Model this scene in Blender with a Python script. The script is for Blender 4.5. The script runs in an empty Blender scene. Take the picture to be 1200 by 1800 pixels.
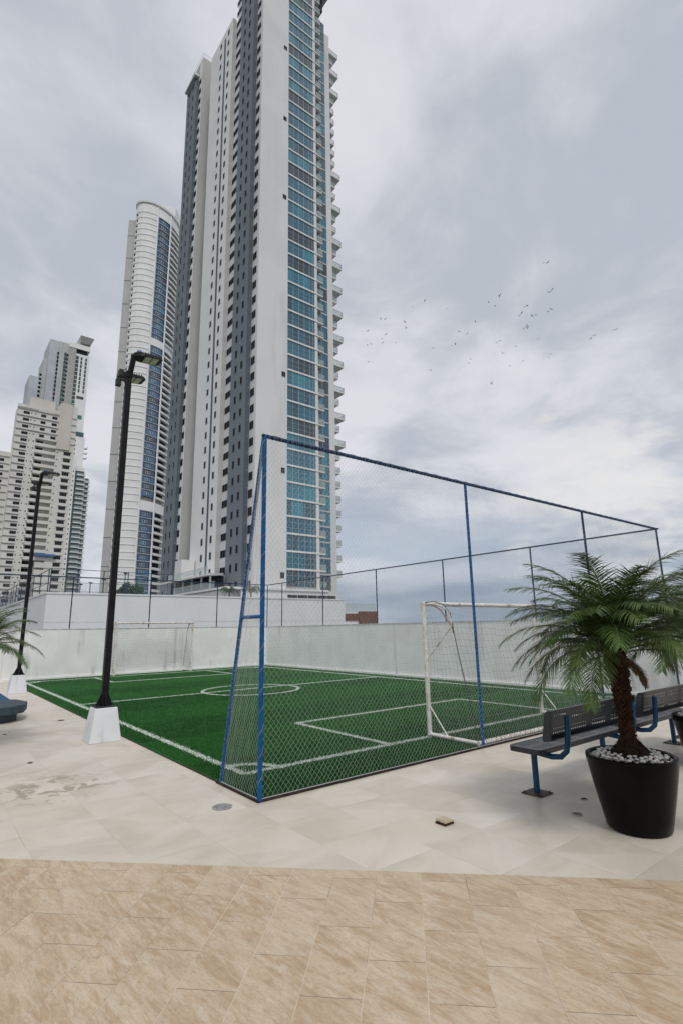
import bpy, math, random
from mathutils import Vector, Matrix
import numpy as np
random.seed(11)
S = bpy.context.scene
COL = S.collection
R = math.radians

# ------------------------------------------------------------------ camera, sky, sun, exposure
cam = bpy.data.cameras.new("camera"); camo = bpy.data.objects.new("camera", cam); COL.objects.link(camo)
cam.sensor_fit = 'VERTICAL'; cam.sensor_height = 36.0; cam.lens = 36.0*927.09/1800.0
cam.clip_start = 0.05; cam.clip_end = 20000
Rm = Matrix(((0.78500, -0.12012, -0.60777), (-0.61924, -0.18010, -0.76426), (-0.01766, 0.97629, -0.21575)))
q = Rm.to_quaternion(); camo.rotation_mode = 'QUATERNION'; camo.rotation_quaternion = q
camo.location = (-2.857, -4.96, 1.65)
S.camera = camo
S.view_settings.view_transform = 'Standard'; S.view_settings.look = 'None'
S.view_settings.exposure = 0.13; S.view_settings.gamma = 1.0

SUN_EL, SUN_AZ = 58.0, 200.0          # azimuth measured from +Y clockwise: behind the camera
w = bpy.data.worlds.new("World"); S.world = w; w.use_nodes = True
nt = w.node_tree; nt.nodes.clear(); N = nt.nodes; L = nt.links
def nd(t, **k):
    n = N.new(t)
    for a, b in k.items(): setattr(n, a, b)
    return n
def sky():
    out = nd('ShaderNodeOutputWorld'); bg = nd('ShaderNodeBackground'); bg.inputs['Strength'].default_value = 0.1
    L.new(bg.outputs[0], out.inputs[0])
    st = nd('ShaderNodeTexSky', sky_type='NISHITA', sun_disc=False, sun_elevation=R(SUN_EL), sun_rotation=R(SUN_AZ))
    tc = nd('ShaderNodeTexCoord')
    sep = nd('ShaderNodeSeparateXYZ'); L.new(tc.outputs['Generated'], sep.inputs[0])
    def mth(op, a, b=None, c=None, clamp=False):
        m = nd('ShaderNodeMath', operation=op, use_clamp=clamp)
        for i, v in enumerate((a, b, c)):
            if v is None: continue
            if isinstance(v, (int, float)): m.inputs[i].default_value = v
            else: L.new(v, m.inputs[i])
        return m.outputs[0]
    def maprange(v, a, b, c=0., d=1., smooth=True):
        m = nd('ShaderNodeMapRange', interpolation_type='SMOOTHSTEP' if smooth else 'LINEAR')
        L.new(v, m.inputs[0]); m.inputs[1].default_value = a; m.inputs[2].default_value = b; m.inputs[3].default_value = c; m.inputs[4].default_value = d
        return m.outputs[0]
    z = mth('MAXIMUM', sep.outputs[2], 0.0); zz = mth('ADD', z, 0.22)
    cx = mth('DIVIDE', sep.outputs[0], zz); cy = mth('DIVIDE', sep.outputs[1], zz)
    cv = nd('ShaderNodeCombineXYZ'); L.new(cx, cv.inputs[0]); L.new(cy, cv.inputs[1])
    def noise(vec, sc, det, rough=.5, dist=0., loc=(0, 0, 0), scl=(1, 1, 1)):
        mp = nd('ShaderNodeMapping'); L.new(vec, mp.inputs[0]); mp.inputs['Location'].default_value = loc; mp.inputs['Scale'].default_value = scl
        n = nd('ShaderNodeTexNoise'); L.new(mp.outputs[0], n.inputs['Vector'])
        n.inputs['Scale'].default_value = sc; n.inputs['Detail'].default_value = det; n.inputs['Roughness'].default_value = rough; n.inputs['Distortion'].default_value = dist
        return n.outputs['Fac']
    def mix(f, a, b):
        m = nd('ShaderNodeMix', data_type='RGBA')
        if isinstance(f, (int, float)): m.inputs[0].default_value = f
        else: L.new(f, m.inputs[0])
        for i, v in ((6, a), (7, b)):
            if isinstance(v, tuple): m.inputs[i].default_value = (*v, 1)
            else: L.new(v, m.inputs[i])
        return m.outputs[2]
    n1 = noise(cv.outputs[0], 1.3, 7, .52, .35, (3.4, 2.6, 0))
    n2 = noise(cv.outputs[0], 3.0, 9, .58, .5, (0.3, 5.2, 0))
    n = mth('ADD', mth('MULTIPLY', n1, .66), mth('MULTIPLY', n2, .34))
    f = maprange(n, .40, .58)
    cloud = mix(f, (4.65, 4.98, 5.55), (6.95, 7.0, 7.35))
    # low layered blue-grey cloud bank over the sea
    el = sep.outputs[2]
    band = noise(tc.outputs['Generated'], 2.2, 6, .5, .3, (0, 0, 2.0), (1, 1, 7))
    bandf = maprange(band, .36, .64)
    low = mix(bandf, (2.25, 2.95, 4.0), (4.3, 4.95, 5.9))
    lowel = maprange(mth('ADD', el, mth('MULTIPLY', mth('SUBTRACT', n1, .5), .35)), .05, .30, 1., 0.)
    az = mth('ADD', mth('MULTIPLY', sep.outputs[0], .86), mth('MULTIPLY', sep.outputs[1], .5))
    azf = maprange(az, .72, .95)
    cloud = mix(mth('MULTIPLY', lowel, mth('MULTIPLY_ADD', azf, .75, .12)), cloud, low)
    # a lit cumulus head at the right
    dp = nd('ShaderNodeVectorMath', operation='DOT_PRODUCT'); L.new(tc.outputs['Generated'], dp.inputs[0])
    dv = Vector((0.880, 0.405, 0.205)).normalized(); dp.inputs[1].default_value = dv
    nb = noise(tc.outputs['Generated'], 7.5, 9, .6, .2, (1, 4, 0), (1, 1, 2.2))
    patch = maprange(mth('ADD', dp.outputs['Value'], mth('MULTIPLY', mth('SUBTRACT', nb, .5), .06)), .984, 1.004)
    cloud = mix(mth('MULTIPLY', patch, .9), cloud, (7.6, 7.5, 7.4))
    fin = mix(.93, st.outputs[0], cloud)
    L.new(fin, bg.inputs[0])
sky()
sd = bpy.data.lights.new("sun", 'SUN'); sd.energy = 1.5; sd.angle = R(15); sd.color = (1.0, .965, .91)
so = bpy.data.objects.new("sun", sd); COL.objects.link(so)
d = Vector((math.sin(R(SUN_AZ))*math.cos(R(SUN_EL)), math.cos(R(SUN_AZ))*math.cos(R(SUN_EL)), math.sin(R(SUN_EL))))
so.rotation_mode = 'QUATERNION'; so.rotation_quaternion = d.to_track_quat('Z', 'Y'); so.location = (0, 0, 60)

# ------------------------------------------------------------------ helpers
ORG = {}
class MB:
    """collects geometry; build() links it as ONE mesh object"""
    def __init__(s): s.v = []; s.f = []; s.m = []
    def add(s, vs, fs, m=0):
        o = len(s.v); s.v.extend([tuple(p) for p in vs]); s.f.extend([tuple(i+o for i in f) for f in fs]); s.m.extend([m]*len(fs)); return s
    def box(s, x0, x1, y0, y1, z0, z1, m=0):
        if x0 > x1: x0, x1 = x1, x0
        if y0 > y1: y0, y1 = y1, y0
        vs = [(x0,y0,z0),(x1,y0,z0),(x1,y1,z0),(x0,y1,z0),(x0,y0,z1),(x1,y0,z1),(x1,y1,z1),(x0,y1,z1)]
        return s.add(vs, [(0,3,2,1),(4,5,6,7),(0,1,5,4),(1,2,6,5),(2,3,7,6),(3,0,4,7)], m)
    def hexa(s, b, t, m=0):
        return s.add(list(b)+list(t), [(0,3,2,1),(4,5,6,7),(0,1,5,4),(1,2,6,5),(2,3,7,6),(3,0,4,7)], m)
    def prism(s, pts, z0, z1, m=0):
        n = len(pts)
        return s.add([(p[0],p[1],z0) for p in pts]+[(p[0],p[1],z1) for p in pts],
                     [tuple(range(n-1,-1,-1)), tuple(range(n,2*n))]+[(i,(i+1)%n,n+(i+1)%n,n+i) for i in range(n)], m)
    def tube(s, pts, r, n=8, m=0, caps=True):
        pts = [Vector(p) for p in pts]; k = len(pts)
        rs = r if isinstance(r, (list, tuple)) else [r]*k
        vs = []; prev = None
        for i, p in enumerate(pts):
            t = (pts[min(i+1,k-1)]-pts[max(i-1,0)]).normalized()
            if prev is None:
                a = Vector((0,0,1)) if abs(t.z) < .9 else Vector((1,0,0))
                u = t.cross(a).normalized()
            else:
                u = (prev - t*prev.dot(t)).normalized()
            prev = u; v = t.cross(u)
            for j in range(n):
                an = 2*math.pi*j/n; vs.append(p+(u*math.cos(an)+v*math.sin(an))*rs[i])
        fs = [(i*n+j, i*n+(j+1)%n, (i+1)*n+(j+1)%n, (i+1)*n+j) for i in range(k-1) for j in range(n)]
        if caps: fs += [tuple(range(n-1,-1,-1)), tuple(range((k-1)*n, k*n))]
        return s.add(vs, fs, m)
    def lathe(s, prof, c, n=32, m=0):
        k = len(prof); vs = [(c[0]+r*math.cos(2*math.pi*j/n), c[1]+r*math.sin(2*math.pi*j/n), c[2]+z) for r, z in prof for j in range(n)]
        fs = [(i*n+j, i*n+(j+1)%n, (i+1)*n+(j+1)%n, (i+1)*n+j) for i in range(k-1) for j in range(n)]
        return s.add(vs, fs, m)
    def build(s, name, mats, parent=None, smooth=False, world=True, bevel=0., loc=None):
        me = bpy.data.meshes.new(name); ob = bpy.data.objects.new(name, me); COL.objects.link(ob)
        if not isinstance(mats, (list, tuple)): mats = [mats]
        if parent is not None:
            o = ORG[parent.name] if world else Vector((0,0,0)); ORG[ob.name] = ORG[parent.name]; ob.parent = parent
        else:
            if loc is None:
                a = np.array(s.v); lo = a.min(0); hi = a.max(0); loc = ((lo[0]+hi[0])/2, (lo[1]+hi[1])/2, lo[2])
            o = Vector(loc); ob.location = o; ORG[ob.name] = o
        a = np.array(s.v, dtype=float)-np.array(o)
        me.from_pydata(a.tolist(), [], s.f)
        for mm in mats: me.materials.append(mm)
        if len(mats) > 1: me.polygons.foreach_set('material_index', s.m)
        if smooth:
            me.polygons.foreach_set('use_smooth', [True]*len(me.polygons))
            try: me.set_sharp_from_angle(angle=R(40))
            except Exception: pass
        if bevel:
            b = ob.modifiers.new('bevel', 'BEVEL'); b.width = bevel; b.segments = 2; b.limit_method = 'ANGLE'; b.angle_limit = R(35)
        me.update(); return ob
def thing(name, label, cat, loc=(0,0,0), group=None, rz=0.):
    o = bpy.data.objects.new(name, None); COL.objects.link(o); o.location = loc; o.rotation_euler = (0,0,rz)
    o.empty_display_size = .2; ORG[o.name] = Vector(loc)
    o['label'] = label; o['category'] = cat
    if group: o['group'] = group
    return o
def tag(o, label, cat, group=None, kind=None):
    if label: o['label'] = label
    if cat: o['category'] = cat
    if group: o['group'] = group
    if kind: o['kind'] = kind
    return o
def struct(o): o['kind'] = 'structure'; return o
def dup(root, loc=None, rz=None, label=None, parent=None):
    r = root.copy(); COL.objects.link(r)
    if loc is not None: r.location = loc
    if rz is not None: r.rotation_euler = (0,0,rz)
    if label: r['label'] = label
    if parent is not None: r.parent = parent
    for ch in list(root.children): dup(ch, parent=r)
    return r
def frange(a, b, n): return [a+(b-a)*i/(n-1) for i in range(n)]

# ------------------------------------------------------------------ materials
def mat(name, col, rough=.6, spec=.5, metal=0., noise=None, col2=None, bump=None, streak=None, coat=0., sheen=0., space='pos', nscale=(1,1,1)):
    m = bpy.data.materials.new(name); m.use_nodes = True; t = m.node_tree; b = t.nodes['Principled BSDF']
    b.inputs['Roughness'].default_value = rough; b.inputs['Metallic'].default_value = metal
    b.inputs['Specular IOR Level'].default_value = spec; b.inputs['Coat Weight'].default_value = coat
    b.inputs['Base Color'].default_value = (*col, 1)
    def vec(scale=(1,1,1)):
        if space == 'pos': g = t.nodes.new('ShaderNodeNewGeometry'); o = g.outputs['Position']
        else: g = t.nodes.new('ShaderNodeTexCoord'); o = g.outputs['Object']
        mp = t.nodes.new('ShaderNodeMapping'); t.links.new(o, mp.inputs[0]); mp.inputs['Scale'].default_value = scale; return mp.outputs[0]
    def nz(sc, det=5, scale=(1,1,1), rough=.55, dist=0.):
        n = t.nodes.new('ShaderNodeTexNoise'); t.links.new(vec(scale), n.inputs['Vector']); n.inputs['Scale'].default_value = sc
        n.inputs['Detail'].default_value = det; n.inputs['Roughness'].default_value = rough; n.inputs['Distortion'].default_value = dist; return n.outputs['Fac']
    def ramp(f, a, bb):
        r = t.nodes.new('ShaderNodeMapRange'); r.interpolation_type = 'SMOOTHSTEP'; t.links.new(f, r.inputs[0]); r.inputs[1].default_value = a; r.inputs[2].default_value = bb; return r.outputs[0]
    def mixc(f, a, bb):
        x = t.nodes.new('ShaderNodeMix'); x.data_type = 'RGBA'
        if isinstance(f, (int, float)): x.inputs[0].default_value = f
        else: t.links.new(f, x.inputs[0])
        for i, v in ((6, a), (7, bb)):
            if isinstance(v, tuple): x.inputs[i].default_value = (*v, 1)
            else: t.links.new(v, x.inputs[i])
        return x.outputs[2]
    c = None
    if noise:
        c = mixc(ramp(nz(noise, scale=nscale), .35, .65), col, col2 or tuple(v*.75 for v in col))
    if streak:
        sc, lo, hi, scol, amt = streak
        f = ramp(nz(sc, 6, (1,1,.07), .6), lo, hi); g = ramp(nz(sc*.35, 4, (1,1,.5)), .42, .62)
        mm = t.nodes.new('ShaderNodeMath'); mm.operation = 'MULTIPLY'; t.links.new(f, mm.inputs[0]); t.links.new(g, mm.inputs[1])
        m2 = t.nodes.new('ShaderNodeMath'); m2.operation = 'MULTIPLY'; t.links.new(mm.outputs[0], m2.inputs[0]); m2.inputs[1].default_value = amt
        c = mixc(m2.outputs[0], c if c is not None else col, scol)
    if c is not None: t.links.new(c, b.inputs['Base Color'])
    if bump:
        bn = t.nodes.new('ShaderNodeBump'); bn.inputs['Strength'].default_value = bump[1]; bn.inputs['Distance'].default_value = bump[2] if len(bump) > 2 else .01
        t.links.new(nz(bump[0], 6), bn.inputs['Height']); t.links.new(bn.outputs[0], b.inputs['Normal'])
    m['x'] = 1
    return m
class G:
    """small node-graph helper for the custom floor/glass materials"""
    def __init__(s, name):
        s.m = bpy.data.materials.new(name); s.m.use_nodes = True; s.t = s.m.node_tree; s.b = s.t.nodes['Principled BSDF']
        g = s.t.nodes.new('ShaderNodeNewGeometry'); s.pos = g.outputs['Position']; s.nrm = g.outputs['Normal']
        sp = s.t.nodes.new('ShaderNodeSeparateXYZ'); s.t.links.new(s.pos, sp.inputs[0]); s.x, s.y, s.z = sp.outputs
    def math(s, op, a, b=None, c=None):
        n = s.t.nodes.new('ShaderNodeMath'); n.operation = op
        for i, v in enumerate((a, b, c)):
            if v is None: continue
            if isinstance(v, (int, float)): n.inputs[i].default_value = v
            else: s.t.links.new(v, n.inputs[i])
        return n.outputs[0]
    def comb(s, a, b, c=0.):
        n = s.t.nodes.new('ShaderNodeCombineXYZ')
        for i, v in enumerate((a, b, c)):
            if isinstance(v, (int, float)): n.inputs[i].default_value = v
            else: s.t.links.new(v, n.inputs[i])
        return n.outputs[0]
    def noise(s, vec, sc, det=5, rough=.55, dist=0., scl=(1,1,1), rot=(0,0,0)):
        mp = s.t.nodes.new('ShaderNodeMapping'); s.t.links.new(vec, mp.inputs[0]); mp.inputs['Scale'].default_value = scl; mp.inputs['Rotation'].default_value = rot
        n = s.t.nodes.new('ShaderNodeTexNoise'); s.t.links.new(mp.outputs[0], n.inputs['Vector']); n.inputs['Scale'].default_value = sc
        n.inputs['Detail'].default_value = det; n.inputs['Roughness'].default_value = rough; n.inputs['Distortion'].default_value = dist; return n.outputs['Fac']
    def white(s, vec):
        n = s.t.nodes.new('ShaderNodeTexWhiteNoise'); n.noise_dimensions = '3D'; s.t.links.new(vec, n.inputs['Vector']); return n.outputs['Value']
    def ramp(s, f, a, b, c=0., d=1.):
        r = s.t.nodes.new('ShaderNodeMapRange'); r.interpolation_type = 'SMOOTHSTEP'; s.t.links.new(f, r.inputs[0])
        for i, v in ((1, a), (2, b), (3, c), (4, d)): r.inputs[i].default_value = v
        return r.outputs[0]
    def mix(s, f, a, b):
        x = s.t.nodes.new('ShaderNodeMix'); x.data_type = 'RGBA'
        if isinstance(f, (int, float)): x.inputs[0].default_value = f
        else: s.t.links.new(f, x.inputs[0])
        for i, v in ((6, a), (7, b)):
            if isinstance(v, tuple): x.inputs[i].default_value = (*v, 1)
            else: s.t.links.new(v, x.inputs[i])
        return x.outputs[2]
    def bump(s, h, st, dist=.01):
        n = s.t.nodes.new('ShaderNodeBump'); n.inputs['Strength'].default_value = st; n.inputs['Distance'].default_value = dist
        s.t.links.new(h, n.inputs['Height']); s.t.links.new(n.outputs[0], s.b.inputs['Normal'])
    def out(s, col=None, rough=None):
        if col is not None: s.t.links.new(col, s.b.inputs['Base Color'])
        if rough is not None:
            if isinstance(rough, (int, float)): s.b.inputs['Roughness'].default_value = rough
            else: s.t.links.new(rough, s.b.inputs['Roughness'])
        return s.m
def joint(g, v, period, off, wdt):
    """1 within wdt/2 of each grid line"""
    f = g.math('FRACT', g.math('ADD', g.math('DIVIDE', g.math('SUBTRACT', v, off), period), 1000.5))
    dd = g.math('MULTIPLY', g.math('ABSOLUTE', g.math('SUBTRACT', f, .5)), period)
    return g.math('LESS_THAN', dd, wdt/2)

def m_tile():
    g = G('beige_travertine_tile'); s2 = 1/math.sqrt(2)
    dd = g.math('MULTIPLY', g.math('SUBTRACT', g.x, g.y), s2); ss = g.math('MULTIPLY', g.math('ADD', g.x, g.y), s2)
    k = g.math('FLOOR', g.math('DIVIDE', g.math('SUBTRACT', dd, .930), .2944))
    par = g.math('MODULO', g.math('ADD', k, 100.), 2.)
    sh = g.math('ADD', ss, g.math('MULTIPLY', par, .295))
    k2 = g.math('FLOOR', g.math('DIVIDE', g.math('ADD', sh, 1.54), .59))
    j1 = joint(g, dd, .2944, .930, .0030); j2 = joint(g, sh, .59, -1.54, .0030)
    rnd = g.white(g.comb(k, k2, 3.)); rl = g.white(g.comb(k, 7., 1.))
    off = g.math('MULTIPLY', rnd, 3.)
    off = g.math('ADD', off, g.math('MULTIPLY', rl, 5.))
    vv = g.comb(g.math('ADD', g.math('ADD', g.x, g.math('MULTIPLY', g.y, .08)), off), g.y, off)
    n1 = g.noise(vv, 2.4, 8, .60, .6, (3.4, .9, 1))
    n2 = g.noise(vv, 7., 9, .68, .8, (4.6, 1., 1))
    n3 = g.noise(vv, 60., 4, .7)
    n0 = g.noise(g.pos, .8, 3)
    c = g.mix(g.ramp(n1, .34, .66), (.42, .295, .175), (.56, .445, .305))
    c = g.mix(g.ramp(n2, .42, .68, 0., .6), c, (.62, .555, .455))
    c = g.mix(g.ramp(n2, .32, .46, .5, 0.), c, (.33, .225, .135))
    n4 = g.noise(vv, 26., 8, .75, 1.2, (3.2, 1., 1))
    c = g.mix(g.ramp(n4, .50, .64, 0., .6), c, (.33, .235, .14)); c = g.mix(g.ramp(n4, .34, .44, .35, 0.), c, (.66, .58, .46))
    c = g.mix(g.ramp(n3, .52, .78, 0., .3), c, (.28, .2, .13))
    c = g.mix(g.math('MULTIPLY', rnd, .18), c, (.40, .29, .18)); c = g.mix(g.math('MULTIPLY', g.math('GREATER_THAN', rnd, .7), .10), c, (.62, .58, .50))
    dk = g.noise(g.pos, 14., 8, .75); c = g.mix(g.ramp(dk, .62, .74, 0., .35), c, (.24, .18, .12))
    c = g.mix(g.ramp(n0, .3, .7, 0., .18), c, (.38, .30, .21))
    # grout: some joints light, some dirty dark
    jn = g.noise(g.pos, 1.1, 4, .6)
    gc = g.mix(g.ramp(g.math('ADD', g.math('MULTIPLY', rl, .5), g.math('MULTIPLY', jn, .6)), .52, .66), (.07, .052, .04), (.62, .55, .44))
    gc2 = g.mix(g.ramp(jn, .50, .60), (.09, .07, .055), (.48, .385, .28))
    c = g.mix(j2, c, gc2); c = g.mix(j1, c, gc)
    jj = g.math('MAXIMUM', j1, j2)
    g.bump(g.math('ADD', g.math('MULTIPLY', jj, -1.), g.math('MULTIPLY', n2, .5)), .35, .003)
    return g.out(c, g.ramp(n2, .3, .7, .42, .62))
def m_paving():
    g = G('pale_marble_paving')
    j1 = joint(g, g.x, .6, -.16, .0035); j2 = joint(g, g.y, .6, -.655, .0035)
    kx = g.math('FLOOR', g.math('DIVIDE', g.math('ADD', g.x, .16), .6)); ky = g.math('FLOOR', g.math('DIVIDE', g.math('ADD', g.y, .655), .6))
    rnd = g.white(g.comb(kx, ky, 1.)); r2 = g.white(g.comb(ky, kx, 5.))
    # book-matched slabs: each tile is split along a diagonal into a paler and a warmer half
    fx = g.math('FRACT', g.math('ADD', g.math('DIVIDE', g.math('ADD', g.x, .16), .6), 100.)); fy = g.math('FRACT', g.math('ADD', g.math('DIVIDE', g.math('ADD', g.y, .655), .6), 100.))
    fxx = g.math('ABSOLUTE', g.math('SUBTRACT', g.math('GREATER_THAN', r2, .5), fx))
    nw = g.noise(g.pos, 2.2, 4)
    tri = g.ramp(g.math('ADD', g.math('SUBTRACT', fxx, fy), g.math('MULTIPLY', g.math('SUBTRACT', nw, .5), .35)), -.01, .05)
    off = g.math('MULTIPLY', rnd, 9.)
    vv = g.comb(g.math('ADD', g.x, off), g.math('ADD', g.y, off), off)
    n1 = g.noise(vv, 1.1, 6, .55, .8, (1, 1.3, 1))
    n2 = g.noise(vv, 4.5, 9, .66, 1.2, (1, 1.6, 1))
    n0 = g.noise(g.pos, .45, 4, .6)
    c = g.mix(g.ramp(n1, .32, .68), (.50, .452, .375), (.625, .575, .49))
    c = g.mix(g.ramp(n2, .5, .75, 0., .3), c, (.68, .645, .575))
    c = g.mix(g.math('MULTIPLY', tri, g.math('MULTIPLY', rnd, .36)), c, (.70, .665, .60))
    c = g.mix(g.ramp(n0, .42, .68, 0., .38), c, (.50, .43, .345))
    c = g.mix(g.ramp(g.noise(g.pos, 2.8, 8, .7), .54, .70, 0., .22), c, (.42, .35, .26))
    # a dried muddy mark by one sunken joint
    dist = g.math('SQRT', g.math('ADD', g.math('POWER', g.math('ADD', g.x, 1.42), 2.), g.math('POWER', g.math('SUBTRACT', g.y, 1.95), 2.)))
    st = g.math('MULTIPLY', g.ramp(dist, .35, .75, 1., 0.), g.ramp(g.noise(g.pos, 3.6, 8, .6, 1.), .50, .56))
    c = g.mix(g.math('MULTIPLY', st, .75), c, (.27, .22, .145))
    jn = g.noise(g.pos, .9, 3, .6)
    jm = g.math('MULTIPLY', g.math('MAXIMUM', j1, j2), g.ramp(jn, .44, .60, .06, .75))
    c = g.mix(jm, c, (.32, .27, .20))
    g.bump(g.math('SUBTRACT', g.math('MULTIPLY', n2, .4), jm), .2, .002)
    return g.out(c, g.ramp(n0, .3, .7, .34, .52))
def m_turf(name, c1, c2, c3):
    g = G(name)
    a = g.noise(g.pos, .55, 4, .6, .4); b = g.noise(g.pos, 5., 6, .7, 0, (1, .5, 1)); d_ = g.noise(g.pos, 120., 3, .7)
    c = g.mix(g.ramp(a, .35, .65), c1, c2); c = g.mix(g.ramp(b, .35, .7, 0., .6), c, c3)
    c = g.mix(g.ramp(d_, .35, .65, 0., .5), c, tuple(v*.55 for v in c1))
    bd = g.math('GREATER_THAN', g.math('FRACT', g.math('ADD', g.math('DIVIDE', g.y, 3.6), 10.)), .5); c = g.mix(g.math('MULTIPLY', bd, .22), c, tuple(v*1.5 for v in c2))
    wr_ = g.noise(g.pos, 1.3, 5, .7); c = g.mix(g.ramp(wr_, .56, .75, 0., .35), c, (.05, .09, .03))
    g.bump(d_, .8, .02); g.b.inputs['Specular IOR Level'].default_value = .2
    return g.out(c, .85)
def m_glass(name, dark, light, light2, cw, ch, ax='x', rough=.08, zoff=0.):
    """reflective tinted facade glass; each pane keeps its own tint (blinds, rooms)"""
    g = G(name); h = g.x if ax == 'x' else (g.y if ax == 'y' else g.math('ADD', g.x, g.y))
    kx = g.math('FLOOR', g.math('DIVIDE', h, cw)); kz = g.math('FLOOR', g.math('DIVIDE', g.math('SUBTRACT', g.z, zoff), ch))
    kz2 = g.math('FLOOR', g.math('DIVIDE', g.math('SUBTRACT', g.z, zoff), ch*1.0))
    r1 = g.white(g.comb(kx, kz, 2.)); r2 = g.white(g.comb(11., kz2, 4.)); n = g.noise(g.pos, .3, 4)
    f = g.math('ADD', g.math('MULTIPLY', r2, .62), g.math('ADD', g.math('MULTIPLY', r1, .22), g.math('MULTIPLY', n, .2)))
    c = g.mix(g.ramp(f, .28, .50), dark, light); c = g.mix(g.ramp(f, .62, .85), c, light2)
    c = g.mix(g.math('MULTIPLY', g.math('GREATER_THAN', r1, .88), .7), c, dark)
    g.b.inputs['Specular IOR Level'].default_value = .9
    bn = g.noise(g.pos, .9, 2); g.bump(bn, .05, .05)
    return g.out(c, rough)

M = {}
M['tile'] = m_tile(); M['paving'] = m_paving()
M['turf'] = m_turf('green_turf', (.013, .080, .014), (.021, .112, .018), (.010, .060, .012))
M['blade'] = m_turf('green_blades', (.020, .125, .018), (.034, .165, .026), (.014, .090, .014))
M['line'] = mat('white_turf_fibre', (.74, .78, .72), .8, noise=40., col2=(.46, .55, .46))
M['wall'] = mat('white_painted_wall', (.84, .84, .83), .8, .3, noise=1.3, col2=(.76, .76, .745), streak=(3.4, .50, .68, (.47, .46, .42), .75), bump=(30, .15, .01))
M['wallcap'] = mat('weathered_wall_top', (.66, .66, .63), .85, .3, noise=5., col2=(.42, .41, .38), bump=(30, .2, .01))
M['white'] = mat('white_paint', (.80, .80, .79), .45, noise=6., col2=(.72, .71, .68))
M['plinth'] = mat('white_plinth_paint', (.72, .74, .76), .7, .3, noise=3., col2=(.66, .68, .70), streak=(6., .55, .7, (.3, .29, .27), .6), bump=(25, .2, .01))
M['goal'] = mat('worn_white_goal_paint', (.80, .79, .76), .4, noise=14., col2=(.62, .57, .50), streak=(9., .52, .62, (.30, .19, .11), .8))
M['blue'] = mat('blue_post_paint', (.001, .082, .25), .5, .25, noise=9., col2=(.001, .06, .19))
M['bluedark'] = mat('dark_blue_rail_paint', (.006, .032, .090), .55, .25, noise=8., col2=(.005, .022, .06))
M['cord'] = mat('pale_net_cord', (.46, .48, .48), .8, .2)
M['lash'] = mat('grey_blue_lashing', (.22, .27, .34), .8, .2)
M['knot'] = mat('net_knot', (.10, .11, .14), .8, .2)
M['goalnet'] = mat('grey_goal_net', (.20, .20, .20), .8, .2)
M['orange'] = mat('orange_rope', (.55, .17, .08), .8, .2, noise=30., col2=(.4, .3, .2))
M['darkrope'] = mat('dark_rope', (.05, .045, .045), .8, .2)
M['black'] = mat('black_powder_coat', (.006, .006, .008), .5, .2, noise=8., col2=(.010, .010, .012))
M['blackmat'] = mat('dark_metal', (.03, .032, .035), .6, .3)
M['strip'] = mat('black_rubber_edge', (.02, .018, .016), .8, .2, noise=8., col2=(.05, .035, .025))
M['led'] = mat('led_lens', (.42, .46, .30), .35, .5, noise=30., col2=(.34, .38, .24))
M['sensor'] = mat('blue_sensor', (.03, .08, .25), .3)
M['potglaze'] = mat('black_pot_glaze', (.0025, .0025, .0025), .28, .10, noise=6., col2=(.004, .004, .0035))
M['soil'] = mat('dark_soil', (.035, .024, .016), .9, .1, noise=25., col2=(.015, .01, .008), bump=(60, .8, .02))
M['pebble'] = mat('white_pebble', (.70, .685, .66), .55, .3, noise=22., col2=(.52, .50, .46))
M['trunk'] = mat('brown_fibrous_trunk', (.060, .030, .018), .95, .1, noise=18., col2=(.022, .012, .008), bump=(45, .9, .03))
M['stub'] = mat('frond_stub', (.065, .036, .022), .9, .1, noise=25., col2=(.022, .013, .009))
M['leaf'] = mat('palm_leaflet', (.030, .066, .013), .40, .35, noise=4., col2=(.074, .116, .024))
M['leaf2'] = mat('pale_palm_leaflet', (.085, .140, .036), .4, .4, noise=5., col2=(.045, .09, .02))
M['dry'] = mat('dry_brown_leaflet', (.16, .10, .045), .6, .2, noise=8., col2=(.09, .055, .03))
M['rachis'] = mat('frond_rib', (.10, .15, .045), .5, .4)
M['seat'] = mat('charcoal_seat_coating', (.012, .017, .024), .34, .5, noise=30., col2=(.018, .024, .032))
M['benchblue'] = mat('blue_bench_paint', (.002, .055, .14), .4, .35, noise=10., col2=(.002, .042, .11))
M['plate'] = mat('rusty_base_plate', (.035, .032, .034), .6, .4, noise=12., col2=(.07, .04, .025))
M['steel'] = mat('brushed_steel', (.42, .42, .40), .35, .5, metal=.9, noise=20., col2=(.25, .25, .24))
M['cover'] = mat('grey_cover_plate', (.36, .36, .34), .5, .4, noise=40., col2=(.20, .20, .19))
M['darkhole'] = mat('dark_recess', (.015, .015, .015), .9, .1)
M['ivory'] = mat('ivory_plastic', (.50, .45, .32), .5, noise=12., col2=(.42, .36, .24))
M['mat_blue'] = mat('blue_rubber_mat', (.02, .085, .20), .75, .2, noise=40., col2=(.016, .07, .17))
M['slab'] = mat('dark_grey_slab', (.030, .050, .066), .6, .3, noise=12., col2=(.042, .066, .085))
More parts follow.
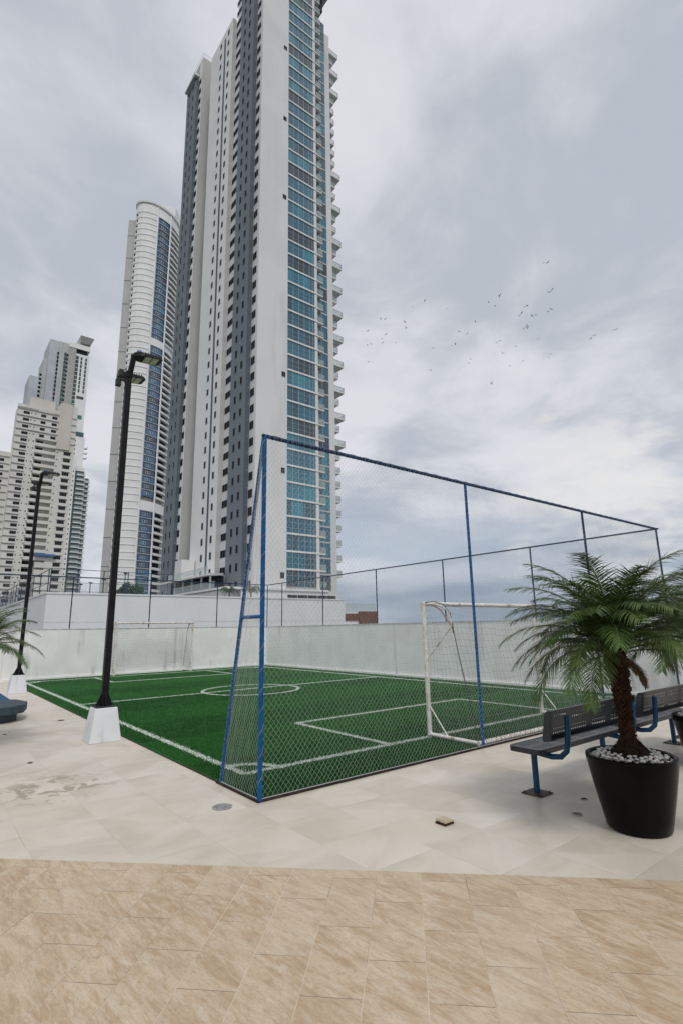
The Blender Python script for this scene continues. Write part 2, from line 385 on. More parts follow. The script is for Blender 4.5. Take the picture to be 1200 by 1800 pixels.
# towers
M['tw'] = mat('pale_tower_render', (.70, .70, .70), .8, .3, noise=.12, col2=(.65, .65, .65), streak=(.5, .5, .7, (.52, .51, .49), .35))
M['tw_grey_and_shade'] = mat('grey_concrete_and_shade', (.50, .50, .49), .85, .3, noise=.15, col2=(.455, .455, .445), streak=(.6, .5, .7, (.38, .375, .36), .35))  # concrete grey; also colours in the shade on the white column's side
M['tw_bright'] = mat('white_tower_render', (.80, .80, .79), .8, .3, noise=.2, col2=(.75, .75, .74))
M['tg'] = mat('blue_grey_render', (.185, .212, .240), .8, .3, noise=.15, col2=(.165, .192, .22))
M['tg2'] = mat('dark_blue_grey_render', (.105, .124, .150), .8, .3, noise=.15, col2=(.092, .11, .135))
M['wglass'] = mat('dark_window_glass', (.014, .017, .022), .35, .10, noise=.9, col2=(.030, .034, .040))
M['frame'] = mat('white_window_frame', (.50, .52, .53), .5)
M['dframe'] = mat('grey_window_frame', (.16, .17, .18), .5)
M['slabedge'] = mat('white_slab_edge', (.74, .74, .73), .75, .3, noise=.8, col2=(.66, .66, .65))
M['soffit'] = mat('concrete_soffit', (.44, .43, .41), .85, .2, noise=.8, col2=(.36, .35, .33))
M['rail'] = mat('balcony_rail', (.50, .53, .54), .4)
M['tglass'] = m_glass('teal_curtain_glass', (.014, .034, .052), (.006, .115, .185), (.020, .23, .32), 1.29, 3.0838, 'x', .06, 8.80)
M['bglass'] = m_glass('blue_curtain_glass', (.014, .036, .070), (.016, .085, .18), (.035, .15, .27), 1.9, 3.1, 'xy', .08)
M['gglass'] = m_glass('green_curtain_glass', (.018, .036, .038), (.026, .088, .086), (.05, .17, .155), 2.2, 3.1, 'x', .08)
def m_railglass():
    g = G('balcony_rail_glass'); g.b.inputs['Transmission Weight'].default_value = .0
    g.b.inputs['Base Color'].default_value = (.42, .50, .50, 1); g.b.inputs['Alpha'].default_value = .38; g.b.inputs['Roughness'].default_value = .06
    return g.m
M['rglass'] = m_railglass()
M['cream'] = mat('cream_render', (.70, .69, .655), .85, .3, noise=.15, col2=(.64, .625, .585), streak=(.5, .5, .7, (.50, .48, .44), .4))
M['cream2'] = mat('beige_render', (.62, .59, .55), .85, .3, noise=.15, col2=(.57, .54, .50))
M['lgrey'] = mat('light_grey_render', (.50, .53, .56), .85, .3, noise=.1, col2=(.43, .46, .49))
M['brick'] = mat('red_brown_brick', (.16, .05, .03), .85, .2, noise=1.5, col2=(.10, .035, .02))
M['awning_blue'] = mat('blue_awning', (.02, .10, .26), .6)
M['pwall'] = mat('neighbour_white_wall', (.73, .745, .75), .85, .3, noise=.5, col2=(.70, .715, .72), streak=(.8, .5, .68, (.60, .61, .61), .4))
M['city'] = mat('city_ground', (.12, .125, .11), .9, .2, noise=.02, col2=(.07, .09, .06))
M['sea'] = mat('sea_water', (.03, .06, .075), .15, .5, bump=(.25, .3, .4))
M['shrub'] = mat('dark_shrub_leaf', (.018, .045, .016), .6, .3, noise=2., col2=(.035, .075, .022))
for _k in ('wglass',):
    _b = M[_k].node_tree.nodes['Principled BSDF']; _b.inputs['IOR'].default_value = 1.15; _b.inputs['Roughness'].default_value = .5
M['bird'] = mat('bird_feather', (.07, .07, .075), .8, .2)

# ------------------------------------------------------------------ ground
struct(MB().box(-4000, 4000, -4000, 4000, -23., -22.).build('ground', M['city']))
struct(MB().box(150, 3990, -3900, 3900, -21.96, -21.9).build('sea', M['sea']))
XR, YB = 10.50, 17.85                # inner faces of the two boundary walls
# terrace: light paving (everything where x+y > -2) and beige tiles (the rest), one shared diagonal edge
struct(MB().prism([(10.8, -12.8), (10.8, YB+.3), (-30, YB+.3), (-30, 28.)][:3]+[(-19.9, 17.9)], -.5, 0.).build('paving', M['paving']))
struct(MB().prism([(-30, YB+.3), (-19.9, 17.9), (10.8, -12.8), (10.8, -30), (-30, -30)], -.5, 0.002).build('tile_floor', M['tile']))
struct(MB().box(-30, 10.8, -30, YB+.3, -22.0, -.5).build('terrace', M['pwall']))

# turf with its black edging
struct(MB().box(0.0, XR, 0.02, YB-.02, 0.004, .012).build('pitch', M['turf']))
e = MB(); e.box(-.032, .0, .019, .92, .003, .024); e.box(-.032, XR, -.020, .018, .003, .022); e.box(-.010, .0, .921, YB-.02, .003, .012)
struct(e.build('pitch_edging', M['strip']))
def blades():
    rng = np.random.default_rng(5)
    cx, cy = -2.857, -4.96
    n = 330000
    # density falls off with distance from the near corner
    u = rng.random(n); X = rng.random(n)*10.4+.02
    Y = 17.7*u**2.1+.05
    keep = rng.random(n) < np.clip(1.6-np.hypot(X-cx, Y-cy)/13., .12, 1.)
    X = X[keep]; Y = Y[keep]; n = len(X)
    d_ = np.hypot(X-cx, Y-cy)
    wv = .0030+.0008*d_*.5; h = .014+rng.random(n)*.014; an = rng.random(n)*6.283; ln = (rng.random((n,2))-.5)*.018
    V = np.zeros((n,3,3))
    V[:,0,0] = X-np.cos(an)*wv; V[:,0,1] = Y-np.sin(an)*wv; V[:,1,0] = X+np.cos(an)*wv; V[:,1,1] = Y+np.sin(an)*wv
    V[:,0,2] = V[:,1,2] = .010; V[:,2,0] = X+ln[:,0]; V[:,2,1] = Y+ln[:,1]; V[:,2,2] = .010+h
    me = bpy.data.meshes.new('grass'); me.vertices.add(n*3); me.vertices.foreach_set('co', V.reshape(-1))
    me.loops.add(n*3); me.loops.foreach_set('vertex_index', np.arange(n*3)); me.polygons.add(n)
    me.polygons.foreach_set('loop_start', np.arange(n)*3); me.update(calc_edges=True); me.materials.append(M['blade'])
    o = bpy.data.objects.new('grass', me); COL.objects.link(o); tag(o, 'short green artificial grass blades of the football pitch', 'grass', kind='stuff')
blades()
# painted lines: ragged fibre strips with tufts
mk = MB()
def line(p, q_, wd=.085):
    p = Vector(p); q_ = Vector(q_); L_ = (q_-p).length; n = max(2, int(L_/.045)); t = (q_-p)/L_; s_ = Vector((-t.y, t.x))
    prev = None; cxy = Vector((-2.857, -4.96))
    for i in range(n+1):
        c = p+t*(L_*i/n)
        a = c+s_*(wd/2+random.uniform(-.011, .013)); b = c-s_*(wd/2+random.uniform(-.011, .013))
        if prev: mk.add([(*prev[0], .0165), (*prev[1], .0165), (*b, .0165), (*a, .0165)], [(0,1,2,3)])
        prev = (a, b)
    dn = int(L_*(1100 if ((p+q_)/2-cxy).length < 13 else 420))
    for _ in range(dn):
        c = p+t*random.random()*L_+s_*random.gauss(0, wd*.36); an = random.random()*6.28; r_ = .0042
        mk.add([(c.x-math.cos(an)*r_, c.y-math.sin(an)*r_, .015), (c.x+math.cos(an)*r_, c.y+math.sin(an)*r_, .015), (c.x+random.uniform(-.012,.012), c.y+random.uniform(-.012,.012), random.uniform(.026, .036))], [(0,1,2)])
def arc(c, r_, a0, a1, n=40, wd=.085):
    pts = [(c[0]+r_*math.cos(R(a0+(a1-a0)*i/n)), c[1]+r_*math.sin(R(a0+(a1-a0)*i/n))) for i in range(n+1)]
    for a, b in zip(pts, pts[1:]): line(a, b, wd)
LX0, LX1, LY0, LY1, LYM = .36, 9.75, .98, 16.9, 9.08
line((LX0, LY0), (LX0, LY1)); line((LX1, LY0), (LX1, LY1)); line((LX0, LY0), (LX1, LY0)); line((LX0, LY1), (LX1, LY1)); line((LX0, LYM), (LX1, LYM), .075)
line((2.68, LY0), (2.68, 3.4), .07); line((2.68, 3.4), (7.15, 3.4), .07); line((7.15, 3.4), (7.15, LY0), .07)
line((2.62, LY1), (2.62, 14.45), .07); line((2.62, 14.45), (7.05, 14.45), .07); line((7.05, 14.45), (7.05, LY1), .07)
arc((4.80, 8.9), 1.33, 0, 360, 60, .075)
arc((LX0, LY0), .45, 0, 90, 10); arc((LX1, LY0), .45, 90, 180, 10); arc((LX0, LY1), .45, -90, 0, 10); arc((LX1, LY1), .45, 180, 270, 10)
struct(mk.build('pitch_marking', M['line']))

# ------------------------------------------------------------------ boundary walls
def wall(name, x0, x1, y0, y1, h, label):
    t = thing(name, label, 'wall', ((x0+x1)/2, (y0+y1)/2, 0))
    MB().box(x0, x1, y0, y1, .0, h).build('wall_body', M['wall'], t)
    MB().box(x0-.012, x1+.012, y0-.012, y1+.012, h+.0, h+.03).build('coping', M['wallcap'], t)
    return t
wb = wall('boundary_wall', -14, XR, YB, YB+.22, 1.80, 'stained white wall across the far end of the pitch behind the far goal')
wr = wall('boundary_wall', XR+.003, XR+.22, -12, YB+.22, 1.78, 'long stained white wall along the right side of the pitch behind the benches')
k_ = MB(); k_.box(-14, XR-.05, YB-.05, YB-.002, .003, .07); k_.build('base_strip', M['white'], wb)
k_ = MB(); k_.box(XR-.05, XR, -12, YB-.055, .003, .07); k_.build('base_strip', M['white'], wr)

# ------------------------------------------------------------------ netting and fences
def net(mb, kb, fn, A, B, inside, cw=.060, ch=.074, r=.00092, wob=.004, knot=.0030):
    """diamond net over parameter area [0,A]x[0,B]; fn(a,b,off)->world point; knots where cords cross"""
    na = int(math.ceil(A/(cw/2))); nb = int(math.ceil(B/(ch/2)))
    def P(i, j):
        a = min(i*cw/2, A); b = min(j*ch/2, B)
        o = wob*(math.sin(i*.9+j*.31)+math.sin(i*.23-j*.7))
        a2 = min(max(a+.0035*math.sin(j*1.7+i*.37), 0), A); b2 = min(max(b+.003*math.sin(i*1.3+j*.5), 0), B)
        return Vector(fn(a2, b2, o))
    for s_ in (1, -1):
        for c in range(-nb, na+nb+1):
            if c % 2: continue
            run = []
            for j in range(nb+1):
                i = c+s_*j
                ok = 0 <= i <= na and inside(i*cw/2, j*ch/2)
                if ok: run.append(P(i, j))
                if (not ok or j == nb) and run:
                    if len(run) > 1: mb.tube(run, r, 3, caps=False)
                    run = []
    if kb is not None:
        for j in range(1, nb):
            for i in range(1, na):
                if (i+j) % 2 == 0 and inside(i*cw/2, j*ch/2):
                    p = P(i, j); k = knot
                    kb.add([p+Vector((k,0,0)), p+Vector((0,k,0)), p-Vector((k,0,0)), p-Vector((0,k,0)), p+Vector((0,0,k*1.3)), p-Vector((0,0,k*1.3))],
                           [(0,1,4),(1,2,4),(2,3,4),(3,0,4),(1,0,5),(2,1,5),(3,2,5),(0,3,5)])
def spiral(mb, p, q_, rad, turns, r=.0018):
    p = Vector(p); q_ = Vector(q_); t = (q_-p).normalized(); a = Vector((0,0,1)) if abs(t.z) < .9 else Vector((1,0,0))
    u = t.cross(a).normalized(); v = t.cross(u)
    for sg, tn in ((1, turns), (-1, turns*.6)):
        if sg < 0 and turns < 20: continue
        n = int(tn*8); ph = random.random()*6
        f = [ph+sg*(2*math.pi*tn*i/n+1.3*math.sin(i*.045)+.8*math.sin(i*.117+2)) for i in range(n+1)]
        mb.tube([p+(q_-p)*i/n+(u*math.cos(f[i])+v*math.sin(f[i]))*rad for i in range(n+1)], r*.85, 3, caps=False)
FH = 3.80
nf = thing('net_fence', 'tall blue pipe fence with diamond netting and leaning corner brace at the near pitch end', 'fence', (0, 0, 0))
posts = [0.0, 3.52, 7.05, 10.46]
for x in posts:
    MB().tube([(x, 0, 0.0), (x, 0, FH)], .021 if x else .025, 14).build('post', M['blue'] if x < 4 else M['bluedark'], nf, smooth=True)
    c = MB(); spiral(c, (x, 0, .05), (x, 0, FH-.05), (.027 if not x else .023), 17 if not x else 64, .0016 if not x else .0022); c.build('lashing', M['cord'] if not x else M['lash'], nf)
tr = MB(); tr.tube([(-.03, 0, FH), (10.5, 0, FH)], .023, 14); tr.build('top_rail', M['bluedark'], nf, smooth=True)
c = MB(); spiral(c, (0, 0, FH), (10.48, 0, FH), .025, 210, .0022)
for i in range(46):
    x = .1+i*.226; c.tube([(x, .0, FH+.025), (x+.05, .008, FH+.034), (x+.11, .0, FH+.026)], .003, 4)
c.build('lashing', M['lash'], nf)
MB().tube([(0, .85, 0), (0, .03, FH-.02)], .021, 14).build('brace_post', M['blue'], nf, smooth=True)
c = MB(); spiral(c, (0, .85, .02), (0, .03, FH-.05), .0228, 80, .0020); c.build('lashing', M['lash'], nf)
MB().tube([(0, 0, 1.79), (0, .455, 1.79)], .020, 12).build('cross_bar', M['blue'], nf, smooth=True)
n1 = MB(); k1 = MB()
net(n1, k1, lambda a, b, o: (a, o-.004, .02+b), 10.46, 3.76, lambda a, b: True)
n1.tube([(0, -.02, .035), (10.46, -.02, .035)], .003, 4); n1.build('net', M['cord'], nf); k1.build('net_knots', M['knot'], nf)
n2 = MB()
def sidefn(a, b, o):
    t_ = b/3.76; wdt = .85*(1-t_)+.03; return (o*1.2-.02*math.sin(math.pi*min(1, a/.85)), wdt*a/.85, .02+b)
net(n2, None, sidefn, .85, 3.76, lambda a, b: True, .050, .078, .0010, .003)
n2.tube([(-.01, 0, .03), (-.012, .85, .03)], .004, 4)
for i in range(14):
    y = .06*i+.03; n2.tube([(-.012, y, .03), (-.03, y+.012, .012), (-.012, y+.03, .032)], .0022, 3)
n2.build('net', M['cord'], nf)
wt = 1.81
def wall_fence(label, loc, pts, rail, fn, A, nstep):
    t = thing('net_fence', label, 'fence', loc)
    for (x, y) in pts: MB().tube([(x, y, wt), (x, y, FH+.02)], .022, 10).build('post', M['bluedark'], t, smooth=True)
    MB().tube(rail, .021, 10).build('top_rail', M['bluedark'], t, smooth=True)
    n_ = MB(); kk = MB(); net(n_, kk, fn, A, FH-wt, lambda a, b: True, .09, .10, .0017, .006, .0045)
    n_.build('net', M['cord'], t); kk.build('net_knots', M['knot'], t)
wall_fence('blue pipe fence with thin netting on top of the far end wall', (0, YB+.1, wt), [(x, YB+.11) for x in (-4.3, -1.25, 1.83, 4.88, 7.96)],
           [(-6, YB+.11, FH+.02), (XR+.11, YB+.11, FH+.02)], lambda a, b, o: (-5.9+a, YB+.11+o, wt+b), 16.4, 0)
wall_fence('blue pipe fence with thin netting on top of the right side wall', (XR+.11, 9, wt), [(XR+.11, y) for y in (17.95, 16.6, 13.35, 9.95, 6.65, 3.4)],
           [(XR+.11, YB+.0, FH+.02), (XR+.11, .0, FH+.02)], lambda a, b, o: (XR+.11+o, .05+a, wt+b), 17.7, 0)

# ------------------------------------------------------------------ goals
def goal(label, loc, rz, group):
    """local: mouth in plane y=0 from x=0 to 3.1, depth towards -y"""
    t = thing('football_goal', label, 'football goal', loc, group, rz)
    W_, H_, D_, r_ = 3.08, 2.0, .93, .036
    for x in (0, W_): MB().tube([(x, 0, .03), (x, 0, H_-.0)], r_, 14).build('post', M['goal'], t, smooth=True, world=False)
    MB().tube([(-.036, 0, H_), (W_+.036, 0, H_)], r_, 14).build('crossbar', M['goal'], t, smooth=True, world=False)
    for x in (0, W_): MB().tube([(x, -.03, .045), (x, -D_*.5, .04), (x, -D_, .04)], .028, 12).build('base_bar', M['goal'], t, smooth=True, world=False)
    MB().tube([(-.03, -D_, .045), (W_+.03, -D_, .045)], .032, 12).build('base_bar', M['goal'], t, smooth=True, world=False)
    c_ = MB(); spiral(c_, (0, -D_, .045), (W_, -D_, .045), .035, 44, .004); c_.build('lashing', M['goalnet'], t, world=False)
    for x in (0, W_):
        MB().tube([(x, -.03, .45), (x, -.36, .05)], .011, 8).build('corner_brace', M['goal'], t, smooth=True, world=False)
        s_ = 1
        arm = [(x, -.02, H_), (x, -.22, H_-.01), (x, -.42, H_-.06), (x, -.52, H_-.15), (x, -.56, H_-.28), (x, -.55, H_-.36)]
        MB().tube(arm, .011, 8).build('net_arm', M['goal'], t, smooth=True, world=False)
        MB().tube([(x, -.55, H_-.36), (x, -.02, H_-.86)], .010, 8).build('arm_strut', M['goal'], t, smooth=True, world=False)
        ro = MB()
        ro.tube([(x+.0, -.03, H_+.02), (x+.01, -.2, H_+.03), (x, -.40, H_-.02), (x, -.54, H_-.16), (x, -.57, H_-.34), (x, -.66, 1.2), (x, -.76, .75), (x, -.90, .08)], .0065, 6)
        ro.build('net_rope', M['darkrope'], t, world=False)
    ro = MB(); x = 0
    ro.tube([(x, .02, H_+.03), (x+.02, -.16, H_-.02), (x+.03, -.32, H_-.10), (x+.03, -.44, H_-.25), (x+.02, -.54, H_-.36), (x+.01, -.57, H_-.46)], .010, 6)
    ro.tube([(x-.03, .03, H_+.01), (x, .05, H_-.04), (x+.04, .0, H_-.02), (x+.03, -.05, H_+.03)], .012, 6)
    ro.build('orange_rope', M['orange'], t, world=False)
    # loose net: back sheet hanging from the arms to the base bar, and the two sides
    prof = [(.0, H_+.0), (-.25, H_-.0), (-.45, H_-.07), (-.55, H_-.2), (-.58, H_-.36), (-.64, 1.3), (-.74, .8), (-.92, .06)]
    seg = [0]
    for a, b in zip(prof, prof[1:]): seg.append(seg[-1]+math.hypot(b[0]-a[0], b[1]-a[1]))
    def back(a, b, o):
        for k in range(len(seg)-1):
            if b <= seg[k+1] or k == len(seg)-2:
                f = (b-seg[k])/(seg[k+1]-seg[k]); y = prof[k][0]+(prof[k+1][0]-prof[k][0])*f; z = prof[k][1]+(prof[k+1][1]-prof[k][1])*f; break
        sag = math.sin(math.pi*a/W_)*.06*math.sin(math.pi*min(1, b/1.2))
        return (a, y+o*1.5, z-sag+.008*math.sin(a*9))
    nb_ = MB()
    def sq(fn, A, B, st):
        for i in range(int(A/st)+1): nb_.tube([fn(min(A, i*st+.01*math.sin(j*.8+i)), B*j/16, .012*math.sin(i+j)) for j in range(17)], .0015, 3, caps=False)
        for i in range(int(B/st)+1): nb_.tube([fn(A*j/16, min(B, i*st+.01*math.sin(j*.8+i)), .012*math.sin(i*1.3+j)) for j in range(17)], .0015, 3, caps=False)
    sq(back, W_, seg[-1], .10)
    for x in (0, W_):
        def side(a, b, o, x=x):
            z = H_-b; 
            # depth available at this height
            ymax = .2
            for (y0, z0), (y1, z1) in zip(prof, prof[1:]):
                if z1 <= z <= z0+1e-6 and z0 != z1: ymax = -(y0+(y1-y0)*(z0-z)/(z0-z1)); break
            return (x+o*.8, -a*ymax, max(z, .05))
        sq(side, 1.0, 1.94, .11)
    nb_.build('net', M['goalnet'], t, world=False)
    return t
g1 = goal('rusty white football goal just inside the near netting, orange rope on its corner', (3.50, .97, .012), 0, 'football goals on the pitch')
g2 = dup(g1, (6.42, 17.0-.02, .012), math.pi, 'white football goal against the far end wall, partly behind the lamp pole')

# ------------------------------------------------------------------ lamp posts
def lamp(label, loc, group):
    t = thing('lamp_post', label, 'lamp post', loc, group)
    b = MB(); a_, h_, c_ = .235, .50, .165
    b.hexa([(-a_,-a_,0),(a_,-a_,0),(a_,a_,0),(-a_,a_,0)], [(-c_,-c_,h_),(c_,-c_,h_),(c_,c_,h_),(-c_,c_,h_)])
    b.build('plinth', M['plinth'], t, world=False, bevel=.008)
    b = MB(); b.box(-.15, .15, -.15, .15, h_+.001, h_+.018)
    for sx in (-1, 1):
        for sy in (-1, 1): b.tube([(sx*.12, sy*.12, h_+.018), (sx*.12, sy*.12, h_+.045)], .010, 6)
    b.build('base_plate', M['blackmat'], t, world=False)
    p = MB(); p.box(-.049, .049, -.049, .049, h_+.018, 6.22)
    p.build('pole', M['black'], t, world=False, bevel=.006)
    gs = MB()
    for dx, dy in ((1,0),(-1,0),(0,1),(0,-1)):
        w_ = .006; x, y = dx*.0495, dy*.0495
        if dx: gs.add([(x,-w_,h_+.019),(x+dx*.085,-w_,h_+.019),(x,-w_,h_+.22),(x,w_,h_+.019),(x+dx*.085,w_,h_+.019),(x,w_,h_+.22)], [(0,1,2),(5,4,3),(0,3,4,1),(1,4,5,2),(2,5,3,0)])
        else: gs.add([(-w_,y,h_+.019),(-w_,y+dy*.085,h_+.019),(-w_,y,h_+.22),(w_,y,h_+.019),(w_,y+dy*.085,h_+.019),(w_,y,h_+.22)], [(0,1,2),(5,4,3),(0,3,4,1),(1,4,5,2),(2,5,3,0)])
    gs.build('gusset', M['black'], t, world=False)
    MB().box(-.062, .062, -.062, .062, 6.18, 6.30).build('pole_cap', M['black'], t, world=False, bevel=.01)
    br = MB(); br.tube([(.0, -.02, 6.22), (.02, -.05, 6.34), (.03, -.10, 6.50), (.03, -.13, 6.60)], .05, 8); br.tube([(0, 0, 6.22), (.02, .16, 6.3), (.02, .34, 6.36)], .04, 8)
    br.build('bracket', M['black'], t, world=False, smooth=True)
    def head(y, z, x0, ln, tilt):
        h = MB(); wd = .15; 
        def tp(x, yy, zz): return (x0+x, y+yy, z+zz+x*tilt)
        xs = [(0, .06, .075), (.10, .13, .085), (.16, wd, .07), (ln-.05, wd, .05), (ln, wd*.75, .03)]
        for (xa, wa, ha), (xb, wb_, hb) in zip(xs, xs[1:]):
            h.hexa([tp(xa,-wa,0), tp(xb,-wb_,0), tp(xb,wb_,0), tp(xa,wa,0)], [tp(xa,-wa*.9,ha), tp(xb,-wb_*.9,hb), tp(xb,wb_*.9,hb), tp(xa,wa*.9,ha)])
        for k in range(6): xx = .18+k*(ln-.26)/5; h.hexa([tp(xx,-wd*.8,.04),tp(xx+.008,-wd*.8,.04),tp(xx+.008,wd*.8,.04),tp(xx,wd*.8,.04)], [tp(xx,-wd*.8,.095),tp(xx+.008,-wd*.8,.095),tp(xx+.008,wd*.8,.095),tp(xx,wd*.8,.095)])
        ob = h.build('lamp_head', M['black'], t, world=False)
        for k in range(2):
            a = .19+k*(ln-.24)/2; b_ = a+(ln-.24)/2-.02; l_ = MB()
            l_.hexa([tp(a,-wd*.82,-.008),tp(b_,-wd*.82,-.008),tp(b_,wd*.82,-.008),tp(a,wd*.82,-.008)], [tp(a,-wd*.82,-.001),tp(b_,-wd*.82,-.001),tp(b_,wd*.82,-.001),tp(a,wd*.82,-.001)])
            l_.build('led_panel', M['led'], ob, world=False)
    head(-.13, 6.55, .02, .50, .08); head(.36, 6.32, -.10, .48, .08)
    bx = MB(); bx.box(-.14, -.05, .10, .22, 6.24, 6.38); bx.box(-.17, -.08, .13, .22, 6.06, 6.20); bx.tube([(-.12, .16, 6.2), (-.02, .05, 6.15)], .025, 8)
    bx.build('driver_box', M['blackmat'], t, world=False, bevel=.01)
    MB().lathe([(.0, 0), (.045, 0), (.045, .05), (.03, .075), (.0, .08)], (.12, -.13, 6.64), 12).build('light_sensor', M['sensor'], t, world=False, smooth=True)
    return t
l1 = lamp('tall black lamp post on white plinth beside the pitch, nearer one of two', (-.345, 4.36, 0), 'black lamp posts beside the pitch')
l2 = dup(l1, (-.33, 13.45, 0), 0, 'black lamp post behind the left palm fronds, farther one of two')

# ------------------------------------------------------------------ potted palms
def frond_mesh(name, Ln, e0, e1, seed, mats):
    rnd = random.Random(seed); mb = MB(); n = 22; pts = []; p = Vector((0,0,0)); twist = rnd.uniform(-.25, .25)
    for i in range(n+1):
        pts.append(p.copy()); t = i/n; el = R(e0+(e1-e0)*(t**1.15)); az = twist*t*t
        p = p+Vector((math.cos(el)*math.cos(az), math.cos(el)*math.sin(az), math.sin(el)))*(Ln/n)
    mb.tube(pts, [.008*(1-.85*i/n)+.0012 for i in range(n+1)], 5, 1)
    nl = 50
    for i in range(nl):
        t = .13+.87*i/(nl-1); k = t*n; a = min(int(k), n-1); f = k-a; c = pts[a].lerp(pts[a+1], f); tg = (pts[a+1]-pts[a]).normalized()
        side = tg.cross(Vector((0,0,1))).normalized(); up = side.cross(tg).normalized()
        ll = Ln*.225*(math.sin(math.pi*min(1, (t-.02)*.93+.06))**.55)*rnd.uniform(.85, 1.1)+.02
        for s_ in (1, -1):
            sw = .55+.75*t+rnd.uniform(-.12, .12); v0 = (side*s_*(1.0)+tg*sw+up*rnd.uniform(.12, .55)).normalized()
            g_ = rnd.uniform(.5, 1.15); w0 = .0054; q0 = c.copy(); dirv = v0.copy(); prev = None; m = 4
            wd = v0.cross(up+side*.2*s_).normalized()
            for j in range(m+1):
                wj = w0*(1-(j/m)**1.7)+.0006 if j else w0*.6
                aa, bb = q0+wd*wj, q0-wd*wj
                if prev: mb.add([prev[0], prev[1], bb, aa], [(0,1,2,3)], 0)
                prev = (aa, bb); dirv = (dirv+Vector((0,0,-g_*.22))).normalized(); q0 = q0+dirv*(ll/m)
    me = bpy.data.meshes.new(name); me.from_pydata([tuple(v) for v in mb.v], [], mb.f)
    for x in mats: me.materials.append(x)
    me.polygons.foreach_set('material_index', mb.m); me.update(); return me
FR = []
for k in range(14):
    u = k/13; FR.append(frond_mesh('frond', 1.06-.10*abs(u-.5), 78-56*u, 8-82*u, 40+k, (M['leaf'] if k % 4 else M['leaf2'], M['rachis'])))
FR.append(frond_mesh('frond', .42, -10, -80, 77, (M['dry'], M['dry'])))
def palm(label, loc, group, seed, scale=1., nfr=50, rz=0.):
    rnd = random.Random(seed); t = thing('potted_palm', label, 'potted palm', loc, group, rz)
    prof = [(.0, .0), (.225, .0), (.245, .02), (.262, .10), (.285, .20), (.31, .32), (.33, .42), (.345, .50), (.352, .545), (.350, .562), (.335, .570), (.318, .562), (.310, .53), (.305, .50)]
    MB().lathe(prof, (0,0,0), 56).build('pot', M['potglaze'], t, smooth=True, world=False)
    MB().lathe([(.0, .515), (.15, .51), (.308, .505)], (0,0,0), 24).build('soil', M['soil'], t, world=False)
    # root mound
    mbm = MB(); prof = [(.21, .50), (.165, .565), (.12, .61), (.085, .67)]
    nn = 30; rings = []
    for (r_, z) in prof: rings.append([(r_*rnd.uniform(.82, 1.2)*math.cos(2*math.pi*j/nn), r_*rnd.uniform(.82, 1.2)*math.sin(2*math.pi*j/nn), z+rnd.uniform(-.012, .012)) for j in range(nn)])
    vs = [p for r_ in rings for p in r_]; mbm.add(vs, [(i*nn+j, i*nn+(j+1)%nn, (i+1)*nn+(j+1)%nn, (i+1)*nn+j) for i in range(3) for j in range(nn)])
    for _ in range(260):
        a = rnd.random()*6.283; r_ = rnd.uniform(.06, .20); z = .52+(.2-r_)*.9; p = Vector((r_*math.cos(a), r_*math.sin(a), z)); dd = Vector((math.cos(a)*rnd.uniform(.2,1), math.sin(a)*rnd.uniform(.2,1), rnd.uniform(-.8,.5)))
        mbm.tube([p, p+dd*rnd.uniform(.02,.045), p+dd*rnd.uniform(.03,.06)+Vector((0,0,-.012))], [.005, .004, .002], 4)
    mbm.build('root_mound', M['soil'], t, world=False)
    pb = MB()
    ico = [(0,0,1),(.894,0,.447),(.276,.851,.447),(-.724,.526,.447),(-.724,-.526,.447),(.276,-.851,.447),(.724,.526,-.447),(-.276,.851,-.447),(-.894,0,-.447),(-.276,-.851,-.447),(.724,-.526,-.447),(0,0,-1)]
    icf = [(0,1,2),(0,2,3),(0,3,4),(0,4,5),(0,5,1),(1,6,2),(2,7,3),(3,8,4),(4,9,5),(5,10,1),(6,7,2),(7,8,3),(8,9,4),(9,10,5),(10,6,1),(11,7,6),(11,8,7),(11,9,8),(11,10,9),(11,6,10)]
    placed = []
    for layer in range(2):
        for _ in range(900):
            a = rnd.random()*6.283; r_ = math.sqrt(rnd.uniform(.14**2, .303**2)); x, y = r_*math.cos(a), r_*math.sin(a); z = .538+layer*.026+.03*(1-r_/.3)
            if layer and r_ > .27: continue
            if any((x-px_)**2+(y-py_)**2 < .038**2 and abs(z-pz) < .02 for px_, py_, pz in placed): continue
            placed.append((x, y, z)); sx, sy, sz = rnd.uniform(.024,.034), rnd.uniform(.018,.024), rnd.uniform(.013,.018); ro = rnd.random()*3.14; ti = rnd.uniform(-.4,.4)
            vs = []
            for (ix, iy, iz) in ico:
                k = rnd.uniform(.92, 1.06); X_, Y_, Z_ = ix*sx*k, iy*sy*k, iz*sz*k; X_, Z_ = X_*math.cos(ti)-Z_*math.sin(ti), X_*math.sin(ti)+Z_*math.cos(ti)
                vs.append((x+X_*math.cos(ro)-Y_*math.sin(ro), y+X_*math.sin(ro)+Y_*math.cos(ro), z+Z_))
            pb.add(vs, icf)
    po = pb.build('pebbles', M['pebble'], t, world=False, smooth=True); po['kind'] = 'stuff'
    sm = po.modifiers.new('sub', 'SUBSURF'); sm.levels = 1; sm.render_levels = 1
    # trunk: waisted, rough with old frond bases
    tp = MB(); H0, H1 = .60, 1.50; n = 26; sides = 20; vs = []
    def rad(u): return .057+.036*max(0, (u-.35)/.65)**1.0-.006*math.sin(math.pi*min(1, u/.5))+.045*max(0, .12-u)/.12
    def cen(u): return (.010*math.sin(u*3.2)-.034*u, -.008*math.sin(u*2.2)+.027*u)
    for i in range(n+1):
        u = i/n; cx_, cy_ = cen(u)
        for j in range(sides):
            a = 2*math.pi*j/sides; rr = rad(u)*rnd.uniform(.90, 1.08); vs.append((cx_+rr*math.cos(a), cy_+rr*math.sin(a), H0+(H1-H0)*u))
